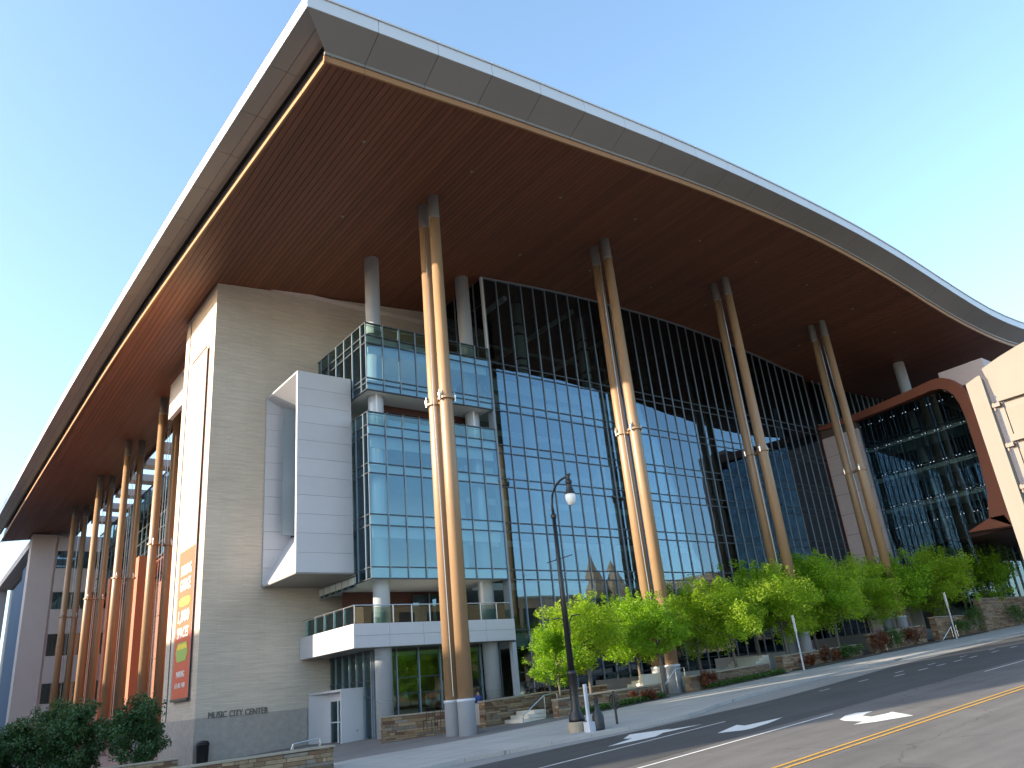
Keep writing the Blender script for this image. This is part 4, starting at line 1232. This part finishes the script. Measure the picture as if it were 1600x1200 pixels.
def tree_proto(seed, h, cw, clear, m, n=9000, size=.058, dense=False, r0=.07):
    """local coords, base at 0. returns trunk mesh, crown mesh"""
    rng = np.random.default_rng(seed)
    tb = MB(); clumps = []
    lean = rng.normal(0, .03, 2)
    zt = h * .82
    tr = [(0, 0, -.3), (lean[0] * .3, lean[1] * .3, clear * .6), (lean[0] * 1, lean[1], clear), (lean[0] * 2.5, lean[1] * 2.5, h * .6), (lean[0] * 3, lean[1] * 3, zt)]
    tb.tube(tr, [r0 * 1.25, r0, r0 * .85, r0 * .5, r0 * .15], 8)
    nb = 15 if not dense else 20
    for i in range(nb):
        f = (i + .5) / nb
        z0 = clear * .9 + (zt - clear) * f * .85
        ang = i * 2.4 + rng.normal(0, .3)
        prof = math.sin(math.pi * (0.18 + .72 * f)) ** .8
        rl = cw * .5 * prof * rng.uniform(.75, 1.15)
        rise = rng.uniform(.25, .8) * rl + .15
        p0 = Vector((lean[0] * 2, lean[1] * 2, z0))
        p2 = p0 + Vector((math.cos(ang) * rl, math.sin(ang) * rl, rise))
        p1 = p0.lerp(p2, .5) + Vector((0, 0, -.08 * rl))
        tb.tube([p0, p1, p2], [r0 * .42, r0 * .25, r0 * .08], 5)
        for q, rad in ((p2, .34), (p0.lerp(p2, .72), .36), (p0.lerp(p2, .45), .3)):
            for _ in range(2):
                c = np.array(q) + rng.normal(0, .16, 3) * cw / 3
                rr = cw * rad * rng.uniform(.28, .6)
                clumps.append((c, (rr, rr, rr * rng.uniform(.5, .9)), rr ** 2))
    for _ in range(10):
        c = np.array((lean[0] * 3, lean[1] * 3, h * rng.uniform(.6, .92))) + rng.normal(0, .12, 3) * cw / 2
        rr = cw * rng.uniform(.09, .2); clumps.append((c, (rr, rr, rr), rr ** 2))
    # wispy leading shoots
    for _ in range(9):
        a_ = rng.random() * 6.28; q_ = rng.random() * cw * .3
        for t_ in (.0, .5, 1.0):
            c = np.array((math.cos(a_) * q_ * (1 + t_ * .2), math.sin(a_) * q_ * (1 + t_ * .2), h * (.86 - .25 * q_ / cw) + t_ * h * .14))
            rr = cw * (.07 - .035 * t_); clumps.append((c, (rr, rr, rr * 1.5), rr ** 2 * 1.6))
    # stray sprigs
    for _ in range(34):
        a_ = rng.random() * 6.28; f = rng.random()
        rad = cw * .5 * (.85 + .45 * rng.random()) * math.sin(math.pi * (.15 + .75 * f)) ** .7
        c = np.array((math.cos(a_) * rad, math.sin(a_) * rad, clear + (h - clear) * f))
        rr = cw * rng.uniform(.03, .07); clumps.append((c, (rr, rr, rr * 1.3), rr ** 2 * 1.3))
    V = leaves(rng, clumps, n, size)
    return mesh('trunk', tb, M['bark'], smooth=True), leaf_mesh('crown', V, m)

protos = [tree_proto(11, 4.9, 3.3, 1.55, M['leaf'], 24000), tree_proto(23, 5.4, 3.5, 1.6, M['leaf2'], 24000),
          tree_proto(37, 5.0, 3.1, 1.5, M['leaf'], 22000), tree_proto(53, 5.6, 3.9, 1.7, M['leaf2'], 26000),
          tree_proto(67, 5.2, 2.9, 1.9, M['leaf'], 20000), tree_proto(79, 4.8, 3.5, 1.35, M['leaf2'], 22000)]
def plant_tree(name, pr, x, y, z, s, rz, label, cat, group, sw=None):
    t = empty(name, (x, y, z), label, cat, group)
    for nm, me in (('trunk', pr[0]), ('crown', pr[1])):
        o = link(nm, me, t, (x, y, z), (0, 0, rz))
        o.scale = (sw or s, sw or s, s)
    return t
TR = [ # x, y, top z, proto, label
 (26.3, 31.2, 3.1, 0, 'leftmost small green tree, partly behind the black street lamp'),
 (27.6, 30.4, 4.3, 1, 'green street tree just right of the black street lamp'),
 (32.6, 31.8, 4.8, 2, 'green tree over the low planter wall, in front of the second tan columns'),
 (31.2, 28.9, 4.1, 4, 'green tree with a dark trunk at the sidewalk edge by the sunlit steps'),
 (37.4, 31.6, 5.3, 3, 'yellow-green tree just right of the sunlit steps'),
 (38.6, 30.0, 5.2, 5, 'yellow-green tree with two pale trunks left of the first thin sign pole'),
 (42.6, 31.2, 6.4, 4, 'bright tree directly behind the first thin sign pole'),
 (43.6, 29.9, 6.0, 3, 'bright green tree in front of the third tan columns'),
 (48.6, 31, 7.0, 0, 'green tree above the second low stone wall, set back near the glass'),
 (49.6, 30, 6.6, 5, 'green tree standing behind the red shrubs'),
 (56.0, 31, 7.0, 3, 'wide green tree below the fourth tan columns'),
 (59.8, 30.2, 7.2, 4, 'bright yellow-green tree just left of the second thin sign pole'),
 (66.5, 30.4, 7.9, 3, 'broad bright tree to the right of the second thin sign pole'),
]
for i, (x, y, tz_, pi, lb) in enumerate(TR):
    zb = gz(x) + .25
    H = (5.0, 5.5, 5.1, 5.7, 5.3, 4.9)[pi]
    s = (tz_ - zb) / H
    plant_tree('street_tree', protos[pi], x, y, zb, s, i * 1.7, lb, 'tree', 'young green street trees in front of the glass', sw=s * (1.02, 1.18, 1.08, 1.14, .98)[i % 5] * (1 if x < 50 else 1.1))
pd = tree_proto(71, 6.2, 4.8, 1.5, M['leafcov'], 26000, .07)
plant_tree('street_tree', pd, 75.5, 31.5, gz(75) + .3, 1.22, 1, 'large darker green tree beneath the rust-red wing at the right', 'tree', 'young green street trees in front of the glass', 1.3)
plant_tree('street_tree', protos[2], 73.5, 29.6, gz(73) + .3, 1.3, 2.2, 'farthest bright green tree, in front of the darker one', 'tree', 'young green street trees in front of the glass')

dk = [tree_proto(91, 3.6, 2.9, .55, M['leafdark'], 14000, .075, True, .06), tree_proto(97, 3.6, 2.7, .5, M['leafdark'], 13000, .075, True, .06)]
for i, (x, y, s, sw, lb) in enumerate([(8.95, 39.3, 1.0, .78, 'dark evergreen tree nearest the stone tower'), (7.1, 41.6, 1.05, .85, 'dark evergreen tree second from the stone tower'),
                               (5.1, 42.5, .92, .82, 'dark evergreen tree third from the stone tower'), (3.2, 41.5, .9, .7, 'dark evergreen at the bottom left edge of the view'),
                               (7.0, 47.0, 1.12, .7, 'dark evergreen tree standing further back behind the others')]):
    plant_tree('evergreen_tree', dk[i % 2], x, y, gz(x) - .1, s, i * 1.3, lb, 'tree', 'dark evergreen trees at the left corner', sw=sw)

# shrubs
def shrub(seed, x, y, z, wd, h, m, label, n=1500):
    rng = np.random.default_rng(seed)
    cl = []
    for _ in range(12):
        c = np.array((rng.normal(0, wd * .28), rng.normal(0, wd * .12), h * rng.uniform(.25, .75)))
        r_ = wd * rng.uniform(.12, .24); cl.append((c, (r_, r_, h * .28), 1))
    V = leaves(rng, cl, n, .06)
    o = link('shrub', leaf_mesh('shrub', V, m), None, (x, y, z))
    tag(o, label, 'shrub', 'shrubs along the stone walls')
    st = MB()
    for k2 in range(4): st.tube([(x, y, z - .05), (x + rng.normal(0, wd * .2), y + rng.normal(0, .1), z + h * .6)], .012, 5)
    obj('stem', st, M['bark'], o)
    return o
for i, (x, y, wd, h, m, lb) in enumerate([
    (44.2, 28.9, 1.3, .7, 'leafred', 'orange-red shrub at the foot of the first thin sign pole'),
    (46.6, 29.0, 1.2, 1.1, 'leafred', 'upright dark red shrub against the stone wall'),
    (48.9, 29.0, 1.8, .9, 'leafcov', 'spreading dark green shrub against the second low stone wall'),
    (52.6, 28.7, 1.2, 1.5, 'leafred', 'tall brownish red shrub at the corner of the taller wall'),
    (54.4, 28.8, 1.5, 1.6, 'leafcov', 'tall pointed green shrub by the taller wall'),
    (57.6, 28.8, 1.6, 1.3, 'leafred', 'round dark red shrub left of the second thin sign pole'),
    (64.0, 28.5, 2.4, 1.3, 'leafcov', 'low green shrub right of the second thin sign pole'),
    (66.8, 28.5, 1.8, 2.2, 'leafcov', 'tall dark green shrub against the pale stone corner'),
    (74, 28.2, 2.2, 1.8, 'leafcov', 'dark green shrub near the far end of the sidewalk'),
    (30.0, 29.0, 1.2, .5, 'leafred', 'small reddish shrub in the bed behind the bicycle ring'),
    (34.6, 28.7, 1.2, .9, 'leafred', 'dark reddish shrub beside the handrail under the trees')]):
    shrub(200 + i, x, y, gz(x) + .05, wd, h, M[m], lb)
# ground cover
for j, (a, b, y0, y1) in enumerate(((25.3, 31.1, 28.7, 29.3), (34.2, 41, 28.35, 29.0))):
    rng = np.random.default_rng(300 + j)
    cl = [(np.array((a + (b - a) * (k2 + .5) / 14, (y0 + y1) / 2, gz(a + (b - a) * k2 / 14) + .18)), ((b - a) / 16, (y1 - y0) / 2, .14), 1) for k2 in range(14)]
    link('ground_cover', leaf_mesh('ground_cover', leaves(rng, cl, 5000, .05), M['leafcov']))
    o = bpy.data.objects['ground_cover' if j == 0 else 'ground_cover.001']
    o['kind'] = 'stuff'; o['label'] = ('low green ground cover behind the bicycle ring', 'low green ground cover in front of the wall under the trees')[j]; o['category'] = 'plants'

# ================================================================== STREET FURNITURE
LX, LY = 20.2, 23.2
lz = gz(LX)
LP = empty('street_lamp', (LX, LY, lz), 'tall black curved-neck street lamp with a white globe on the sidewalk', 'street lamp')
obj('footing', MB().lathe(LX, LY, [(.36, lz - .1), (.36, lz + .3), (.34, lz + .33)], 20), M['cap'], LP)
obj('base', MB().lathe(LX, LY, [(.30, lz + .33), (.30, lz + .42), (.24, lz + .58), (.16, lz + .75), (.155, lz + 1.9), (.19, lz + 1.95), (.19, lz + 2.03), (.13, lz + 2.1)], 20), M['black'], LP, True)
obj('pole', MB().tube([(LX, LY, lz + 2.0), (LX, LY, 6.3)], [.125, .075], 18), M['black'], LP, True)
obj('collar', MB().lathe(LX, LY, [(.08, 6.2), (.12, 6.24), (.12, 6.34), (.06, 6.42)], 16), M['black'], LP)
arc = [(LX, LY, 6.3), (LX, LY + .03, 6.75)]
for k_ in range(10):
    t = math.pi * k_ / 18
    arc.append((LX, LY - .95 * (1 - math.cos(t)), 6.85 + .8 * math.sin(t)))
arc.append((LX, LY - 1.12, 7.66))
obj('arm', MB().tube(arc, [.06, .055] + [.045] * (len(arc) - 2), 10), M['black'], LP, True)
hx, hy = LX, LY - 1.12
obj('lantern_hood', MB().lathe(hx, hy, [(.05, 7.72), (.09, 7.68), (.07, 7.6), (.07, 7.5), (.13, 7.48), (.13, 7.36), (.1, 7.33), (.12, 7.2), (.17, 7.02), (.22, 6.95), (.22, 6.92)], 18), M['black'], LP, True)
obj('globe', MB().lathe(hx, hy, [(.20, 6.92), (.205, 6.8), (.18, 6.64), (.12, 6.52), (.03, 6.48)], 18), M['globe'], LP, True)
obj('finial', MB().tube([(hx, hy + .05, 7.7), (hx, hy - .12, 7.7)], .05, 8), M['black'], LP)
obj('banner_arm', MB().tube([(LX, LY + .72, 4.58), (LX, LY - .8, 4.62)], .018, 8).lathe(LX, LY + .08, [(.03, 4.55), (.09, 4.6), (.03, 4.65)], 10), M['black'], LP)
obj('basket_hook', MB().tube([(LX, LY, 2.35), (LX, LY + .12, 2.0), (LX, LY + .14, 2.3), (LX, LY + .3, 2.42), (LX, LY + .8, 2.4)], .022, 8).tube([(LX, LY, 2.0), (LX, LY - .2, 1.75), (LX, LY - .2, 2.2), (LX, LY - .4, 2.42), (LX, LY - .85, 2.4)], .022, 8), M['black'], LP)

wp = empty('sign_post', (20.05, 22.4, gz(20.05)), 'short pale square post with a box foot beside the street lamp', 'post')
obj('shaft', MB().hexa([(20.0, 22.35, gz(20) + .3), (20.1, 22.35, gz(20) + .3), (20.1, 22.45, gz(20) + .3), (20.0, 22.45, gz(20) + .3)], [(20.0, 22.35, -.02), (20.1, 22.35, -.02), (20.1, 22.45, -.02), (20.0, 22.45, -.02)]), M['sleeve'], wp)
obj('foot', MB().box(19.92, 20.2, 22.24, 22.55, gz(20) - .02, gz(20) + .32), M['sleeve'], wp)

bt = empty('bottle_bollard', (20.42, 22.3, gz(20.4)), 'dark bottle-shaped bollard on the sidewalk right of the pale post', 'bollard')
z = gz(20.42)
obj('body', MB().lathe(20.42, 22.3, [(.20, z), (.21, z + .05), (.21, z + .45), (.17, z + .56), (.085, z + .68), (.07, z + .95)], 18), M['bottle'], bt, True)
obj('neck_cap', MB().lathe(20.42, 22.3, [(.085, z + .95), (.085, z + 1.03), (.05, z + 1.06)], 14), M['black'], bt)

br = empty('bike_rack', (21.8, 22.8, gz(21.8)), 'black post-and-ring bicycle rack on the sidewalk', 'bike rack')
z = gz(21.8)
obj('post', MB().tube([(21.8, 22.8, z), (21.8, 22.8, z + 1.15)], .045, 12), M['black'], br)
ring = [(21.8, 22.8 + .26 * math.cos(t), z + .78 + .26 * math.sin(t)) for t in np.linspace(0, 2 * math.pi, 25)]
obj('ring', MB().tube(ring, .028, 8).tube([(21.8, 22.8 + .13 * math.cos(t), z + .78 + .2 * math.sin(t)) for t in np.linspace(0, 2 * math.pi, 17)], .02, 6), M['black'], br)

for i, (x, y, h, lb) in enumerate(((42.4, 28.2, 3.1, 'thin pale sign pole in front of the middle trees'), (61.7, 27.9, 3.3, 'thin pale sign pole toward the right end of the sidewalk'))):
    z = gz(x)
    p = empty('sign_pole', (x, y, z), lb, 'pole', 'thin sign poles')
    obj('shaft', MB().tube([(x, y, z), (x, y, z + h)], .05, 10), M['sleeve'], p)
    obj('sign_edge', MB().box(x - .02, x + .02, y - .07, y + .07, z + h - .95, z + h), M['b_white'], p)
tc = empty('litter_bin', (12.95, 43.2, gz(12.95)), 'black litter bin at the foot of the stone tower', 'litter bin')
z = gz(12.95)
obj('body', MB().lathe(12.95, 43.2, [(.24, z - .05), (.27, z + .1), (.30, z + .85), (.33, z + .88), (.33, z + .93)], 18), M['black'], tc, True)
obj('lid', MB().lathe(12.95, 43.2, [(.31, z + .93), (.26, z + 1.04), (.12, z + 1.08)], 18), M['black'], tc, True)

# cafe chairs: near the first wall and on the terrace
def chair(x, y, z, rz, label):
    c = empty('metal_chair', (x, y, z), label, 'chair', 'dark metal patio chairs')
    def p(*a): 
        v = Matrix.Rotation(rz, 3, 'Z') @ Vector(a); return (x + v.x, y + v.y, z + v.z)
    for sx in (-.2, .2):
        obj('front_leg', MB().tube([p(sx, -.2, 0), p(sx, -.2, .45)], .015, 6), M['black'], c)
        obj('rear_leg', MB().tube([p(sx, .22, 0), p(sx, .2, .45), p(sx, .26, .9)], .015, 6), M['black'], c)
    obj('seat', MB().hexa([p(-.22, -.22, .44), p(.22, -.22, .44), p(.22, .2, .44), p(-.22, .2, .44)], [p(-.22, -.22, .47), p(.22, -.22, .47), p(.22, .2, .47), p(-.22, .2, .47)]), M['black'], c)
    obj('backrest', MB().tube([p(-.2, .25, .88), p(.2, .25, .88)], .015, 6).tube([p(-.1, .24, .5), p(-.1, .255, .88)], .01, 5).tube([p(.1, .24, .5), p(.1, .255, .88)], .01, 5), M['black'], c)
for i in range(2): chair(20.0 + i * .62, 33.2 - i * .2, gz(20) + .25, R(170), ('dark metal chair left of the first tan column bases', 'dark metal chair touching the first tan column bases')[i])
lbs = ('leftmost', 'second', 'third', 'fourth')
for i in range(4): chair(26.3 + i * .62, 33.5, -.45, R(170), lbs[i] + ' dark metal chair in the row on the terrace left of the street lamp')

# person standing by the silver column
def person(x, y, z, label):
    t = empty('person', (x, y, z), label, 'person')
    v = [(0, 0, .95), (0, 0, 1.15), (0, 0, 1.42), (0, 0, 1.52), (0, 0, 1.72), (.19, 0, 1.42), (.25, .02, 1.13), (.24, -.06, .86), (-.19, 0, 1.42), (-.25, .02, 1.13), (-.24, -.06, .86), (.09, 0, .9), (.1, -.01, .5), (.1, .02, .06), (.1, -.14, .03), (-.09, 0, .9), (-.1, -.01, .5), (-.1, .02, .06), (-.1, -.14, .03)]
    e = [(0, 1), (1, 2), (2, 3), (3, 4), (2, 5), (5, 6), (6, 7), (2, 8), (8, 9), (9, 10), (0, 11), (11, 12), (12, 13), (13, 14), (0, 15), (15, 16), (16, 17), (17, 18)]
    rad = [.15, .14, .15, .06, .10, .07, .05, .04, .07, .05, .04, .09, .065, .045, .04, .09, .065, .045, .04]
    me = bpy.data.meshes.new('body'); me.from_pydata(v, e, [])
    tmp = bpy.data.objects.new('tmp', me); COL.objects.link(tmp)
    sm = tmp.modifiers.new('s', 'SKIN')
    for i, r_ in enumerate(rad): me.skin_vertices[0].data[i].radius = (r_, r_ * .8)
    me.skin_vertices[0].data[0].use_root = True
    tmp.modifiers.new('u', 'SUBSURF').levels = 1
    dg = bpy.context.evaluated_depsgraph_get()
    m2 = bpy.data.meshes.new_from_object(tmp.evaluated_get(dg)); bpy.data.objects.remove(tmp)
    m2.materials.clear(); m2.materials.append(M['blue']); m2.materials.append(M['skin']); m2.materials.append(M['black'])
    for p in m2.polygons:
        zc = p.center.z
        p.material_index = 1 if zc > 1.5 or (abs(p.center.x) > .2 and zc < 1.1 and zc > .7) else (2 if zc < .9 else 0)
        p.use_smooth = True
    link('body', m2, t, (x, y, z))
    obj('hair', MB().lathe(x, y + .01, [(.105, z + 1.66), (.115, z + 1.72), (.10, z + 1.8), (.04, z + 1.84)], 12), M['black'], t, True)
person(26.1, 38.0, -1.55, 'person in a blue top standing in the doorway beside the right silver column')

# ---- big sign seen from behind at the right edge (close to the camera)
SX = 7.0
SG = empty('road_sign', (SX, 2.4, gz(SX) + RD), 'large beige road sign seen from behind at the right edge', 'road sign')
obj('post', MB().hexa([(SX - .05, 2.33, gz(SX) - .2), (SX + .06, 2.33, gz(SX) - .2), (SX + .06, 2.47, gz(SX) - .2), (SX - .05, 2.47, gz(SX) - .2)], [(SX - .05, 2.36, 2.10), (SX + .06, 2.36, 2.08), (SX + .06, 2.47, 2.05), (SX - .05, 2.47, 2.06)]), M['sign'], SG)
obj('post_edge', MB().box(SX - .07, SX - .052, 2.335, 2.36, .0, 2.09), M['sign'], SG)
# curved top panel then stacked panels
yl, yr = 2.30, .4
top = [(SX, yl, 1.90)]
for t in np.linspace(0, 1, 14):
    top.append((SX, yl + .03 - (yl - yr) * t, 2.12 + .19 * math.sin(math.pi * min(1, .04 + t * 1.0)) ** .75))
top.append((SX, yr, 1.90))
obj('top_panel', MB().poly(top, (.03, 0, 0)), M['sign'], SG)
zt = 1.90
for i in range(5):
    obj('cross_rail', MB().box(SX - .04, SX - .002, yr, yl - .02, zt - .06, zt - .005), M['sign'], SG)
    obj('gap_shade_strip', MB().box(SX + .004, SX + .02, yr, yl - .05, zt - .125, zt - .001), M['signdark'], SG)  # solid dark strip, shade between rail and panel put into its colour
    obj('panel', MB().box(SX, SX + .03, yr, yl - .045, zt - .345, zt - .125), M['sign'], SG)
    obj('bracket', MB().box(SX - .05, SX + .01, yl - .03, yl + .05, zt - .1, zt - .07).tube([(SX - .03, yl + .02, zt - .13), (SX - .03, yl + .02, zt - .06)], .012, 6), M['signdark'], SG)
    obj('side_rail', MB().box(SX - .01, SX + .02, yl - .04, yl - .005, zt - .36, zt - .02), M['signdark'], SG)
    zt -= .345

# ================================================================== BUILDINGS AROUND (out of view: cast the shade, seen in the glass)
def block(name, x0, x1, y0, y1, z1, m, label, face='N', floors=4, bays=12):
    z0 = -3
    b = obj(name, MB().box(x0, x1, y0, y1, z0 - 4, z1), m)
    tag(b, label, 'building')
    win = MB()
    fh = (z1 - .5) / floors
    for f_ in range(floors):
        for k2 in range(bays):
            za = .8 + f_ * fh; zb_ = za + fh * .55
            if face == 'N':
                wd = (x1 - x0) / bays; xa = x0 + (k2 + .25) * wd
                obj('window', MB().box(xa, xa + wd * .5, y1 - .02, y1 + .04, za, zb_), M['wglass'], b)
            else:
                wd = (y1 - y0) / bays; ya = y0 + (k2 + .25) * wd
                obj('window', MB().box(x1 - .02, x1 + .04, ya, ya + wd * .5, za, zb_), M['wglass'], b)
    obj('parapet', MB().box(x0 - .1, x1 + .1, y0 - .1, y1 + .1, z1, z1 + .4), M['cap'], b)
    return b
def side_block(name, foot, z1, m, label, ya, yb):
    b = obj(name, MB().poly([(x, y, -7) for x, y in foot], (0, 0, z1 + 7)), m)
    tag(b, label, 'building')
    fl = max(2, int(z1 / 4))
    for f_ in range(fl):
        for k2 in range(int((yb - ya) / 5)):
            za = 1 + f_ * z1 / fl; y = ya + 1 + k2 * 5
            obj('window', MB().box(-30.02, -29.96, y, y + 2.6, za, za + 2.0), M['wglass'], b)
SY = 31.1
side_block('side_street_building', [(-30, SY), (-30, 46.0), (-60, 55.9), (-60, SY + 9.9)], 38.5, M['brick2'], 'tall grey corner block across the side street, outside the view', SY, 46.0)
side_block('side_street_building', [(-30, 46.05), (-30, 97), (-60, 107), (-60, 56)], 19.3, M['brick2'], 'grey office block across the side street, outside the view', 46.5, 97)
side_block('side_street_building', [(-30, 97.05), (-30, 113), (-60, 123), (-60, 107.1)], 18.4, M['brick2'], 'lower grey block across the side street, outside the view', 97, 113)
side_block('side_street_tower', [(-30, 113.05), (-30, 190), (-60, 190), (-60, 123.1)], 42, M['brick'], 'taller brick tower across the side street, outside the view', 113, 180)
block('brick_building', 46, 84, -34, -17, 12.3, M['brick'], 'tan brick block across the street, seen only in the glass', 'N', 3, 9)
block('low_building', 85, 104, -40, -24, 13.0, M['brick2'], 'grey low block across the street next to the church', 'N', 2, 5)
block('far_building', 122, 170, -45, -20, 17, M['brick'], 'far brick block across the street, seen only in the glass', 'N', 4, 10)
ch = empty('church', (112, -40, g0(112)), 'twin-spired stone church across the street, seen only in the glass', 'church')
obj('nave', MB().box(107, 118, -60, -42, g0(112) - 2, 14), M['brick'], ch)
for dx, h in ((-2.6, 24.0), (2.8, 23.0)):
    obj('tower', MB().box(112 + dx - 1.6, 112 + dx + 1.6, -42, -38.8, g0(112) - 2, 17.5), M['brick'], ch)
    obj('spire', MB().add([(112 + dx - 1.6, -42, 17.5), (112 + dx + 1.6, -42, 17.5), (112 + dx + 1.6, -38.8, 17.5), (112 + dx - 1.6, -38.8, 17.5), (112 + dx, -40.4, h)], [(0, 1, 4), (1, 2, 4), (2, 3, 4), (3, 0, 4)]), M['brick'], ch)
